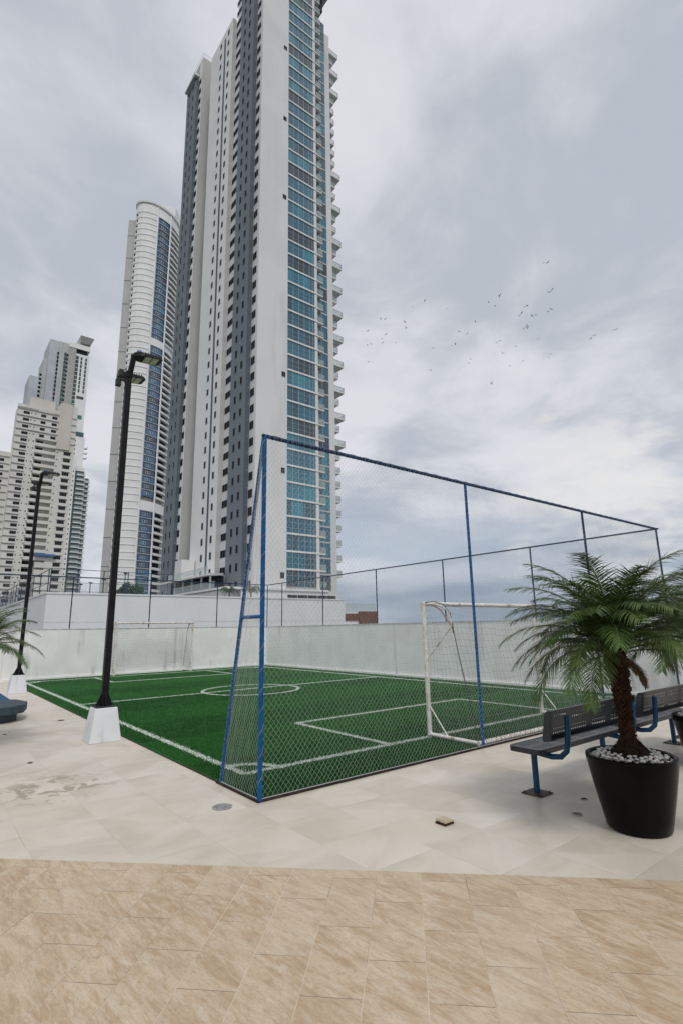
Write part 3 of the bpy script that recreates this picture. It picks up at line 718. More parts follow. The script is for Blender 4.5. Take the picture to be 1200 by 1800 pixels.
    tp.add(vs, [(i*sides+j, i*sides+(j+1)%sides, (i+1)*sides+(j+1)%sides, (i+1)*sides+j) for i in range(n) for j in range(sides)])
    tr_ = tp.build('trunk', M['trunk'], t, world=False, smooth=True)
    st = MB()
    for i in range(420):
        u = (i+.5)/420; a = i*2.39996; cx_, cy_ = cen(u); rr = rad(u)*.97; z = H0+(H1-H0)*u; ux, uy = math.cos(a), math.sin(a)
        w_ = rnd.uniform(.007, .014); ln = rnd.uniform(.006, .026)*(1+1.2*max(0, u-.75)); hh = rnd.uniform(.012, .024); up = rnd.uniform(.0, .9)
        bx_ = Vector((cx_+ux*rr, cy_+uy*rr, z)); tx = Vector((-uy, ux, 0)); out = Vector((ux, uy, up)).normalized()
        b_ = [bx_-tx*w_-Vector((0,0,hh*.5)), bx_+tx*w_-Vector((0,0,hh*.5)), bx_+tx*w_*.8+Vector((0,0,hh*.5)), bx_-tx*w_*.8+Vector((0,0,hh*.5))]
        st.add(b_+[p+out*ln+(bx_-p)*.45 for p in b_], [(4,5,6,7),(0,1,5,4),(1,2,6,5),(2,3,7,6),(3,0,4,7)])
    st.build('frond_stubs', M['stub'], tr_, world=False)['kind'] = 'stuff'
    fb = MB()
    for _ in range(200):
        a = rnd.random()*6.283; u = rnd.random(); cx_, cy_ = cen(u); rr = rad(u); p = Vector((cx_+rr*math.cos(a), cy_+rr*math.sin(a), H0+(H1-H0)*u)); dd = Vector((math.cos(a), math.sin(a), rnd.uniform(-1.2, .3)))
        fb.tube([p, p+dd*rnd.uniform(.015,.035), p+dd*rnd.uniform(.03,.045)+Vector((0,0,-.02))], [.002, .0015, .0008], 3)
    fb.build('trunk_fibre', M['stub'], tr_, world=False)['kind'] = 'stuff'
    for i in range(nfr):
        u = (i+.5)/nfr; k = min(13, int((u**.85)*14)) if i < nfr-3 else 14; o = bpy.data.objects.new('frond', FR[k]); COL.objects.link(o); o.parent = t
        a = i*2.39996+rnd.uniform(-.25, .25); o.rotation_euler = (rnd.uniform(-.12,.12), rnd.uniform(-.10,.10), a)
        o.location = (cen(1)[0]+.045*math.cos(a), cen(1)[1]+.045*math.sin(a), 1.53-.16*u); s_ = scale*rnd.uniform(.88, 1.1); o.scale = (s_, s_, s_)
    return t
palm('feathery palm in a tapered black pot with white pebbles, in front of the benches', (2.02, -2.69, .003), 'potted palms on the terrace', 5, .90, 84)
palm('potted palm cut by the right edge of the photo, black pot beside the far bench', (4.66, -2.40, 0), 'potted palms on the terrace', 9, 1.0, 46, 1.1)
palm('palm cut by the left edge of the photo, fronds before the farther lamp post', (-2.06, 5.05, 0), 'potted palms on the terrace', 14, .84, 46, 2.3)

# ------------------------------------------------------------------ benches
def bench(label, x0, group):
    """local: length along +x (1.83 m), faces +y"""
    t = thing('park_bench', label, 'bench', (x0+.03, -1.62, 0), group); Lb = 1.80
    def panel(mb, x0_, x1_, n, rows, tfn, pat):
        n = 90
        for i in range(n):
            for j in range(rows):
                if pat(i, j): continue
                a, b = x0_+(x1_-x0_)*i/n, x0_+(x1_-x0_)*(i+1)/n
                mb.add([tfn(a, j/rows), tfn(b, j/rows), tfn(b, (j+1)/rows), tfn(a, (j+1)/rows)], [(0,1,2,3)])
    def pat(i, j):
        return (i % 2 == 1) and (i % 22) not in (0, 1, 2, 21, 19) and j in (2, 4, 9, 11)
    # seat: perforated top with rolled skirt
    se = MB(); ys, ye, zt = -.20, .165, .455
    panel(se, .03, Lb-.03, 134, 14, lambda x, v: (x, ys+.02+(ye-ys-.04)*v, zt), pat)
    so_ = se.build('seat', M['seat'], t, world=False); s_ = so_.modifiers.new('sol', 'SOLIDIFY'); s_.thickness = .004; s_.offset = -1
    sk = MB(); rc = .07
    def rr(x0_, x1_, y0_, y1_, r_, n=6):
        o = []
        for cx_, cy_, a0 in ((x1_-r_, y1_-r_, 0), (x0_+r_, y1_-r_, 90), (x0_+r_, y0_+r_, 180), (x1_-r_, y0_+r_, 270)):
            for k in range(n+1): a = R(a0+90*k/n); o.append((cx_+r_*math.cos(a), cy_+r_*math.sin(a)))
        return o
    def skirt(mb, f, outer, inner, d0, d1):
        n = len(outer); vs = [f(*p, d0) for p in inner]+[f(*p, d0) for p in outer]+[f(*p, d1) for p in outer]+[f(*p, d1) for p in inner]
        for ring in range(3):
            mb.add([vs[ring*n+i] for i in range(n)]+[vs[(ring+1)*n+i] for i in range(n)], [(i, (i+1)%n, n+(i+1)%n, n+i) for i in range(n)])
    skirt(sk, lambda x, y, d_: (x, y, zt+.003-d_), rr(0, Lb, ys, ye, .06), rr(.028, Lb-.028, ys+.02, ye-.02, .045), 0, .05)
    sk.build('seat_rim', M['seat'], t, world=False, smooth=True)
    # backrest, leaning back a little
    zb, zc = .54, .83; yb, yc = -.245, -.30
    def bk(x, v, d_=0.): return (x, yb+(yc-yb)*v-d_, zb+(zc-zb)*v+d_*.15)
    ba = MB(); panel(ba, .03, Lb-.03, 134, 14, lambda x, v: bk(x, .05+.9*v), pat)
    bo = ba.build('backrest', M['seat'], t, world=False); s_ = bo.modifiers.new('sol', 'SOLIDIFY'); s_.thickness = .004; s_.offset = 0
    bs = MB(); outer = rr(0, Lb, 0, .29, .055); inner = rr(.028, Lb-.028, .014, .276, .04)
    skirt(bs, lambda x, y, d_: bk(x, y/.29, d_-.012), outer, inner, 0, .075)
    bs.build('backrest_rim', M['seat'], t, world=False, smooth=True)
    for xa in (.004, Lb-.026):
        ep = MB(); o8 = [(-.0, .02), (-.0, .27), (.016, .288), (.060, .288), (.078, .27), (.078, .02), (.060, .002), (.016, .002)]
        n8 = 8; ep.add([bk(xa, b_/.29, a_-.010) for a_, b_ in o8]+[bk(xa+.022, b_/.29, a_-.010) for a_, b_ in o8], [tuple(range(n8)), tuple(range(2*n8-1, n8-1, -1))]+[(i, n8+i, n8+(i+1)%n8, (i+1)%n8) for i in range(n8)])
        ep.build('end_cap', M['seat'], t, world=False)
    for x in (.20, 1.62):
        MB().tube([(x, 0, .012), (x, 0, .395)], .030, 14).build('leg', M['benchblue'], t, world=False, smooth=True)
        MB().tube([(x, .13, .425), (x, .0, .39), (x, -.20, .375), (x, -.30, .39), (x, -.365, .45), (x, -.385, .54), (x, -.395, .66), (x, -.405, .78)], .027, 12).build('backrest_arm', M['benchblue'], t, world=False, smooth=True)
        pm = MB(); pm.box(x-.11, x+.11, -.11, .11, .002, .012)
        for sx in (-1, 1):
            for sy in (-1, 1): pm.tube([(x+sx*.085, sy*.085, .012), (x+sx*.085, sy*.085, .024)], .009, 6)
        pm.build('base_plate', M['plate'], t, world=False)
    return t
b1 = bench('dark perforated metal bench with blue legs, nearer one, its end left of the palm pot', 2.01, 'perforated benches facing the pitch')
b2 = dup(b1, (4.05, -1.62, 0), 0, 'dark perforated metal bench with blue legs, farther one, right of the palm trunk')

# ------------------------------------------------------------------ small things on the floor
def drain(label, x, y, r_, z=0.):
    t = thing('floor_drain', label, 'floor drain', (x, y, z))
    MB().lathe([(r_, .001), (r_, .008), (r_*.82, .009), (r_*.82, .001)], (x, y, z), 28).build('ring', M['cover'], t, smooth=True)
    MB().lathe([(0, .0035), (r_*.82, .0035)], (x, y, z), 28).build('recess', M['darkhole'], t)
    g_ = MB()
    for k in range(-3, 4): hw = math.sqrt(max(0, (r_*.8)**2-(k*r_*.22)**2)); g_.box(x-hw, x+hw, y+k*r_*.22-.0075, y+k*r_*.22+.0075, z+.004, z+.0075)
    g_.build('grate', M['cover'], t); return t
drain('round steel floor drain just outside the pitch corner', -.345, .11, .095)
drain('small round metal floor outlet left of the palm pot', 1.95, -2.19, .045)
drain('tiny round metal floor outlet near the foot of the near bench', 2.40, -2.02, .03)
t = thing('floor_outlet', 'ivory floor outlet box with raised lid on the pale paving before the near bench', 'outlet box', (.91, -1.56, 0))
b = MB(); b.box(.853, .969, -1.62, -1.506, .001, .016); b.build('base', M['stub'], t, bevel=.003)
b = MB(); b.hexa([(.855,-1.62,.020),(.965,-1.622,.020),(.97,-1.508,.020),(.86,-1.506,.020)], [(.858,-1.617,.042),(.962,-1.619,.036),(.967,-1.511,.036),(.863,-1.509,.046)]); b.build('lid', M['ivory'], t, bevel=.004)
for i, (x, y, ln, lab) in enumerate(((-.41, 6.98, .20, 'longest dark slot in the paving, left of the near plinth'), (-1.46, 3.44, .11, 'short dark slot in the paving below the grey slab'), (-1.45, 6.05, .10, 'short dark slot in the paving near the left edge'))):
    t = thing('floor_slot', lab, 'floor slot', (x, y, 0), 'slots in the paving')
    MB().prism([(x+ln*.5*math.cos(a)*.6-ln*.35*math.sin(a)*.0, y+ln*.5*math.sin(a)*.6) for a in [2*math.pi*k/16 for k in range(16)]], .001, .006).build('rim', M['steel'], t)
    MB().prism([(x+ln*.42*math.cos(a)*.6, y+ln*.42*math.sin(a)*.6) for a in [2*math.pi*k/16 for k in range(16)]], .0062, .008).build('opening', M['darkhole'], t)
lf = MB(); lf.add([(6.0,-1.50,.006),(6.06,-1.56,.02),(6.14,-1.55,.012),(6.18,-1.50,.03),(6.12,-1.46,.022),(6.04,-1.46,.01)], [(0,1,2,3,4,5)]); lo = lf.build('fallen_leaf', M['stub']); sm_ = lo.modifiers.new('s', 'SOLIDIFY'); sm_.thickness = .003
tag(lo, 'curled dry brown leaf on the paving by the far bench leg plate', 'dead leaf')
# grey slab and play mat at the left edge
t = thing('low_bench', 'low dark grey slab seat cut by the left edge beside the blue mat', 'bench', (-1.9, 8.3, 0))
MB().prism([(-3.6, 7.25), (-1.25, 7.25), (-.98, 7.50), (-.86, 8.0), (-.98, 8.55), (-1.4, 8.75), (-3.6, 8.75)], .15, .31).build('seat', M['slab'], t, bevel=.02)
MB().prism([(-3.6, 7.38), (-1.35, 7.38), (-1.08, 7.62), (-1.04, 8.3), (-1.4, 8.6), (-3.6, 8.6)], .003, .15).build('base', M['slab'], t)
mm = MB(); mm.box(-8, -.72, 10.3, 14.4, .004, .022)
tag(mm.build('rubber_mat', M['mat_blue']), 'blue rubber play mat with white stripe on the paving at the left edge', 'play mat')
st = MB(); st.add([(-1.55, 10.32, .0245), (-1.1, 10.32, .0245), (-2.8, 12.6, .0245), (-3.3, 12.6, .0245)], [(0,1,2,3)]); struct(st.build('mat_marking', M['line']))

# ------------------------------------------------------------------ window helper for the towers
def windows(parent, specs, mats, name='window', limit=100):
    """specs: list of (priority, fn(mb)); the first `limit` become parts, the rest one part"""
    specs = sorted(specs, key=lambda s_: s_[0])
    for _, fn in specs[:limit]:
        mb = MB(); fn(mb); mb.build(name, mats, parent)
    if len(specs) > limit:
        mb = MB()
        for _, fn in specs[limit:]: fn(mb)
        mb.build(name, mats, parent)['kind'] = 'stuff'
def win_x(mb, X, ya, yb, z0, z1, out=-1, mull=1, fr=.07):
    """window on a plane x = X facing out (-1: towards -x)"""
    e_ = .05*out; g_ = .02*out
    mb.box(X+g_, X+g_*.2, ya, yb, z0, z1, 0)
    for (a, b_, c, d_) in ((ya-fr, yb+fr, z0-fr, z0), (ya-fr, yb+fr, z1, z1+fr), (ya-fr, ya, z0, z1), (yb, yb+fr, z0, z1)): mb.box(X+e_, X+.001*out, a, b_, c, d_, 1)
    for k in range(mull): y = ya+(yb-ya)*(k+1)/(mull+1); mb.box(X+e_*.8, X+g_*1.2, y-.03, y+.03, z0, z1, 1)
def win_y(mb, Y, xa, xb, z0, z1, mull=1, fr=.07):
    mb.box(xa, xb, Y-.02, Y-.004, z0, z1, 0)
    for (a, b_, c, d_) in ((xa-fr, xb+fr, z0-fr, z0), (xa-fr, xb+fr, z1, z1+fr), (xa-fr, xa, z0, z1), (xb, xb+fr, z0, z1)): mb.box(a, b_, Y-.05, Y-.001, c, d_, 1)
    for k in range(mull): x = xa+(xb-xa)*(k+1)/(mull+1); mb.box(x-.03, x+.03, Y-.045, Y-.024, z0, z1, 1)

# ------------------------------------------------------------------ main tower
FLH = 3.0838; Z0 = 8.80
def main_tower():
    t = thing('apartment_tower', 'tallest tower, white and blue-grey with teal glass bay, cut by the top of the photo', 'tower', (50, 85, -22))
    TOP = 154.
    # core body (everything butts, no shared planes)
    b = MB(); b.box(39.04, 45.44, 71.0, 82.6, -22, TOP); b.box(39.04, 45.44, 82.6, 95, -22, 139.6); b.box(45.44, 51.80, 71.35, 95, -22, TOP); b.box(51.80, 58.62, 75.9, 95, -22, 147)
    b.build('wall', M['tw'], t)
    MB().box(45.30, 51.95, 71.0, 71.34, -22, 8.28).build('wall', M['tw'], t)
    MB().box(38.13, 39.035, 73.3, 79.2, -22, TOP+4).build('grey_column', M['tg'], t)
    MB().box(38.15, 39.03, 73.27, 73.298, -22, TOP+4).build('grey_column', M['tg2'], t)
    b = MB(); b.box(38.13, 39.035, 83.45, 95.0, -22, 140.6); b.build('white_column', M['tw_bright'], t)
    MB().box(38.15, 39.03, 83.42, 83.448, -22, 140.6).build('white_column', M['tw_grey_and_shade'], t)  # column's shaded side face: the shade is put into this grey sheet
    MB().box(38.09, 38.128, 86.9, 87.65, 9, 138.5).build('downpipe', M['tg2'], t)
    MB().box(58.62, 60.95, 77.0, 92, -22, 147.2).build('corner_column', M['tw'], t)
    MB().box(51.80, 52.45, 71.05, 71.60, -22, 146).build('corner_column', M['tw'], t)
    # roof canopy
    b = MB(); b.box(52.2, 57.4, 68.9, 76.8, 150.6, 151.2); b.build('roof_canopy', M['tw_grey_and_shade'], t)
    b = MB(); b.box(53.6, 54.0, 71.2, 71.6, 146, 150.55); b.box(51.9, 56.5, 73.5, 75.5, 147.05, 150.55); b.build('canopy_support', M['tg2'], t)
    ws = []
    for k in range(47):
        z = Z0+k*FLH
        for (ya, yb_) in ((74.6, 75.4), (76.8, 77.6)):
            ws.append((z, lambda mb, z=z, ya=ya, yb_=yb_: win_x(mb, 38.13, ya, yb_, z-.6, z+.75, -1, 0, .05)))
        ws.append((z+.1, lambda mb, z=z: win_x(mb, 39.04, 71.75, 73.05, z-.65, z+.75, -1, 1, .05)))
        ws.append((z+.1, lambda mb, z=z: win_x(mb, 39.04, 80.3, 83.1, z-.5, z+.75, -1, 2, .05)))
        if k < 43:
            for ya in (85.1, 89.1): ws.append((z+.2, lambda mb, z=z, ya=ya: win_x(mb, 38.13, ya, ya+.75, z-.5, z+.75, -1, 1, .05)))
    for z in (10.6, 29.0, 47.4, 85.8, 104.9, 123.5): ws.append((z, lambda mb, z=z: win_y(mb, 71.0, 44.25, 44.95, z-.45, z+.45, 1, .05)))
    windows(t, ws, [M['wglass'], M['dframe']])
    wl = MB()
    for k in range(0, 47): wl.box(38.72, 38.80, 73.18, 73.268, Z0+k*FLH+1.2, Z0+k*FLH+1.32)
    wl.build('wall_light', M['frame'], t)['kind'] = 'stuff'
    for k in range(45):
        z = Z0+k*FLH; zt = z+FLH-.33
        # glazed bay: glass, mullions
        g_ = MB(); g_.box(45.44, 51.78, 71.12, 71.34, z, zt, 0)
        for x in (45.47, 46.72, 48.0, 49.28, 50.55, 51.3, 51.75): g_.box(x-.022, x+.022, 71.07, 71.118, z, zt, 1)
        for zz in (z+.85, z+1.85): g_.box(45.51, 51.7, 71.085, 71.118, zz-.015, zz+.015, 1)
        g_.build('glazed_bay', [M['tglass'], M['frame']], t)
        s_ = MB(); s_.box(45.46, 53.85, 70.95, 71.58, zt+.003, z+FLH-.003, 0); s_.box(52.46, 53.80, 71.585, 75.7, zt+.02, z+FLH-.05, 1)
        bo = s_.build('balcony', [M['slabedge'], M['soffit']], t)
        r_ = MB(); r_.box(52.5, 53.80, 70.86, 70.885, z+.0, z+1.0); r_.box(53.78, 53.80, 70.89, 75.6, z+.0, z+1.0); r_.build('balcony_rail', M['rglass'], bo)
        g2_ = MB(); g2_.box(53.0, 58.60, 75.78, 75.89, z, z+FLH-.30, 0)
        for x in (54.9, 55.9, 56.9, 58.5): g2_.box(x-.035, x+.035, 75.72, 75.778, z, z+FLH-.30, 1)
        g2_.box(53.0, 58.6, 75.70, 75.778, z+FLH-.297, z+FLH-.003, 1); g2_.build('window', [M['tglass'], M['frame']], t) if k < 0 else g2_.build('recessed_glazing', [M['tglass'], M['frame']], t)
        # balconies on the far corner
        ln = 3.7 if k in (44, 42, 40, 32, 29, 26, 24, 22, 20, 18, 16, 14, 12, 10) else 2.2
        if k >= 1:
            b_ = MB(); b_.box(60.953, 60.953+ln, 78.2, 81.2, z-.27, z-.0, 0)
            o_ = b_.build('corner_balcony', [M['slabedge']], t)
            r_ = MB(); r_.box(61.0, 60.93+ln, 78.24, 78.26, z, z+1.05, 0); r_.box(60.91+ln, 60.93+ln, 78.27, 81.1, z, z+1.05, 0)
            for x in (61.0, 60.95+ln*.5, 60.92+ln): r_.box(x-.025, x+.025, 78.20, 78.235, z, z+1.1, 1)
            r_.box(60.96, 60.95+ln, 78.19, 78.25, z+1.06, z+1.12, 1); r_.build('balcony_rail', [M['rglass'], M['rail']], o_)
            if k % 3 == 1:
                f_ = MB(); f_.box(61.4, 62.0, 79, 79.8, z+.01, z+.75); f_.box(62.2, 62.6, 79.2, 79.6, z+.01, z+.9); f_.build('balcony_furniture', M['tg2'], o_)
    # podium with ledge, terrace awning and glass rail
    p = MB(); p.box(34.2, 39.03, 72.0, 73.2, -22, 7.9); p.build('podium', M['tw'], t)
    p = MB(); p.box(34.2, 38.12, 73.25, 110, -22, 7.9); p.build('podium', M['tw'], t)
    p = MB(); p.box(33.9, 54.0, 70.45, 70.98, 8.0, 8.34); p.box(33.9, 38.08, 70.99, 110, 8.0, 8.34); p.build('podium_ledge', M['slabedge'], t)
    MB().box(36.9, 54.0, 70.7, 70.985, -22, 7.99).build('podium', M['tw_bright'], t)
    sw = MB()
    for k in range(5): sw.box(45.5+k*2.05, 47.4+k*2.05, 70.60, 70.69, 6.75, 7.35)
    sw.build('strip_window', M['wglass'], t)
    MB().box(34.05, 34.08, 74.5, 92, 8.36, 9.5).build('terrace_rail', M['rglass'], t)
    a = MB(); a.hexa([(33.6, 76, 10.55), (37.9, 79.3, 11.0), (37.9, 98, 11.0), (33.6, 98, 10.55)], [(33.6, 76, 10.9), (37.9, 79.3, 11.4), (37.9, 98, 11.4), (33.6, 98, 10.9)]); a.build('terrace_roof', M['slabedge'], t)
    MB().box(35.6, 38.05, 79.4, 97.5, 8.4, 10.9).build('terrace_interior', M['wglass'], t)
    c_ = MB()
    for y in (77.5, 81, 85, 89, 93, 97): c_.box(34.6, 34.85, y, y+.25, 8.36, 10.6)
    c_.build('terrace_columns', M['tw'], t)
    MB().box(35.0, 35.04, 79.4, 97.5, 11.42, 12.4).build('terrace_rail', M['rglass'], t)
    MB().box(35.4, 37.95, 92, 95.4, 11.42, 15.0).build('plant_room', M['tw'], t)
    MB().box(51.8, 66, 93, 110, -22, 5.5).build('annex', M['tw_bright'], t)
main_tower()

def twin():
    t = thing('apartment_tower', 'grey concrete and blue-grey tower wing standing just left of the tallest tower', 'tower', (45, 108, -22))
    MB().box(37.73, 60, 99.4, 107.3, -22, 145.6).build('wall', M['tw_grey_and_shade'], t)
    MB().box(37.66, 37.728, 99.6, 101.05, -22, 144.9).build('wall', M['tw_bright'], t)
    MB().box(36.95, 37.655, 101.12, 107.4, -22, 139.5).build('grey_column', M['tg'], t)
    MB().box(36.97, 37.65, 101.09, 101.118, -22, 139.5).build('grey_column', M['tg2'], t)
    MB().box(36.5, 37.70, 101.6, 108.2, 141.5, 142.1).build('roof_canopy', M['tw'], t)
    MB().box(36.8, 37.65, 102.5, 107.0, 139.51, 141.45).build('plant_room', M['tg2'], t)
    r_ = MB()
    for k in range(9): r_.box(37.75+k*.6, 37.78+k*.6, 99.45, 99.48, 145.6, 146.9)
    r_.box(37.75, 43, 99.44, 99.49, 146.9, 146.96)
    for k in range(9): r_.box(37.76, 37.79, 99.5+k*.9, 99.53+k*.9, 145.6, 146.9)
    r_.box(37.75, 37.80, 99.5, 107.2, 146.9, 146.96); r_.build('roof_rail', M['rail'], t)
    ws = []
    for k in range(44):
        z = Z0+.3+k*FLH
        for ya in (102.9, 105.3): ws.append((z, lambda mb, z=z, ya=ya: win_x(mb, 36.95, ya, ya+.62, z-.6, z+.75, -1, 0, .05)))
        if k < 43: ws.append((z+.1, lambda mb, z=z: win_x(mb, 37.66, 99.85, 101.0, z-.65, z+.75, -1, 0, .05)))
    windows(t, ws, [M['wglass'], M['dframe']])
    wl = MB()
    for k in range(0, 42): wl.box(37.28, 37.38, 101.0, 101.085, Z0+k*FLH+1.4, Z0+k*FLH+1.52)
    wl.build('wall_light', M['frame'], t)['kind'] = 'stuff'
twin()

# ------------------------------------------------------------------ curved white tower (local frame: r to the right, f away from the terrace)
ER = Vector((.785, -.62)); EF = Vector((.62, .785)); C0 = Vector((-2.857, -4.96))
def rf(r_, f_): p = C0+ER*r_+EF*f_; return (p.x, p.y)
def curved_tower():
    o = rf(-88, 232); t = thing('apartment_tower', 'slender white tower with rounded front, blue glass strip and curved balconies, behind the lamp post', 'tower', (o[0], o[1], -22))
    TOPZ = 203.5; FL = 3.12
    # smooth plan curve of the front
    cp = [(-96.9, 224.0), (-96.75, 221.0), (-95.9, 218.8), (-94.3, 217.6), (-92.2, 217.1), (-89.9, 217.45), (-87.6, 218.5), (-85.75, 220.0), (-84.0, 221.9), (-82.6, 223.9), (-81.45, 226.0), (-80.7, 228.4), (-80.15, 231.0), (-79.9, 234.0)]
    def off(pts, dn):
        o_ = []
        for i, p in enumerate(pts):
            a = pts[max(i-1, 0)]; b = pts[min(i+1, len(pts)-1)]; tx, ty = b[0]-a[0], b[1]-a[1]; l_ = math.hypot(tx, ty); o_.append((p[0]+ty/l_*dn, p[1]-tx/l_*dn))
        return o_
    def shell(mb, pts, d0, d1, z0, z1, m=0):
        A = off(pts, d0); B = off(pts, d1); mb.prism([rf(*p) for p in A]+[rf(*p) for p in reversed(B)], z0, z1, m)
    white = cp[:8]; glass = cp[7:11]; balc = cp[10:]
    core = off(cp, -1.2)
    MB().prism([rf(*p) for p in core]+[rf(-80.5, 246), rf(-97.5, 246)], -22, TOPZ-.5).build('core_wall', M['soffit'], t)
    b = MB(); b.prism([rf(-101.4, 223.2), rf(-96.98, 223.6), rf(-96.98, 246), rf(-100.5, 246)], -22, 200.5); b.build('side_wall', M['tw_grey_and_shade'], t)
    for k in range(16): b = MB(); z = 4+k*12.5; b.prism([rf(-101.42, 223.12), rf(-97.0, 223.52), rf(-97.0, 223.56), rf(-101.42, 223.18)], z, z+.22); b.build('panel_joint', M['tg2'], t)
    # white wall
    b = MB(); shell(b, white, -1.19, 0, -22, TOPZ+1.5); b.build('white_bay', M['tw_bright'], t, smooth=False)
    nfl = int((TOPZ-2)/FL)
    bands = ((131.0, 134.6), (53.0, 57.2))
    def inband(z): return any(a-1 < z+FL/2 < b_+1 for a, b_ in bands)
    for k in range(1, nfl+1):
        z = k*FL; l_ = MB(); shell(l_, white, .004, .18, z, z+.26); l_.build('floor_ledge', M['tw_bright'], t) if k <= 99 else None
    ws = []
    for k in range(0, nfl):
        z = k*FL+1.9
        def sw(mb, z=z):
            a = off([(-95.3, 218.2), (-94.55, 217.75)], .06); b2 = off([(-95.3, 218.2), (-94.55, 217.75)], -.1); mb.prism([rf(*p) for p in a]+[rf(*p) for p in reversed(b2)], z-.35, z+.55)
        ws.append((-z, sw))
    windows(t, ws, [M['wglass']])
    # fins
    for p in (cp[7], cp[10]):
        f_ = MB(); f_.prism([rf(p[0]-.18, p[1]-.5), rf(p[0]+.25, p[1]-.3), rf(p[0]+.25, p[1]+.6), rf(p[0]-.18, p[1]+.3)], -22, TOPZ+1); f_.build('fin', M['tw_bright'], t)
    for (za, zb) in bands+((nfl*FL, TOPZ+1.5),):
        b = MB(); shell(b, glass, -.6, -.02, za, zb); shell(b, balc, -.9, -.02, za, zb); b.build('plant_floor_band', M['tw_bright'], t)
    for k in range(1, nfl):
        z = k*FL
        if not inband(z):
            g_ = MB(); shell(g_, glass, -.5, -.3, z, z+FL-.25, 0); shell(g_, glass, -.5, -.02, z+FL-.247, z+FL-.003, 1)
            # small opening sashes
            for u0 in (.25, .42):
                def lp(u): 
                    i = int(u*3); f = u*3-i; a, b_ = glass[i], glass[min(i+1, 3)]; return (a[0]+(b_[0]-a[0])*f, a[1]+(b_[1]-a[1])*f)
                for (ua, ub, za, zb) in ((u0, u0+.16, .8, .9), (u0, u0+.02, .9, 1.9), (u0+.14, u0+.16, .9, 1.9), (u0, u0+.16, 1.9, 2.0)):
                    q0 = off([lp(ua), lp(ub)], -.22); q1 = off([lp(ua), lp(ub)], -.28); g_.prism([rf(*p) for p in q0]+[rf(*p) for p in reversed(q1)], z+za, z+zb, 1)
            g_.build('glazed_bay', [M['bglass'], M['frame']], t)
            s_ = MB(); shell(s_, balc, -1.0, .5, z-.28, z-.003, 0); shell(s_, balc, .38, .5, z, z+.75, 0); o_ = s_.build('balcony', [M['slabedge']], t)
            d_ = MB(); shell(d_, balc, -1.15, -1.02, z, z+FL-.3, 0); d_.build('balcony_recess', M['wglass'], o_)  # dark sheet along the back of the balcony recess
    # roof: sloping white visor and plant room
    b = MB(); shell(b, cp, -.8, .5, TOPZ+1.51, TOPZ+2.6); b.build('roof_edge', M['tw'], t)
    b = MB(); b.prism([rf(-92.6, 228), rf(-82.2, 233), rf(-81.5, 245), rf(-93.5, 245)], TOPZ-.49, TOPZ+7.0); b.build('plant_room', M['soffit'], t)
    b = MB(); b.prism([rf(-92.9, 227.5), rf(-81.9, 232.5), rf(-81.0, 245.3), rf(-93.8, 245.3)], TOPZ+7.01, TOPZ+12.0); b.build('plant_room', M['tw_bright'], t)
curved_tower()

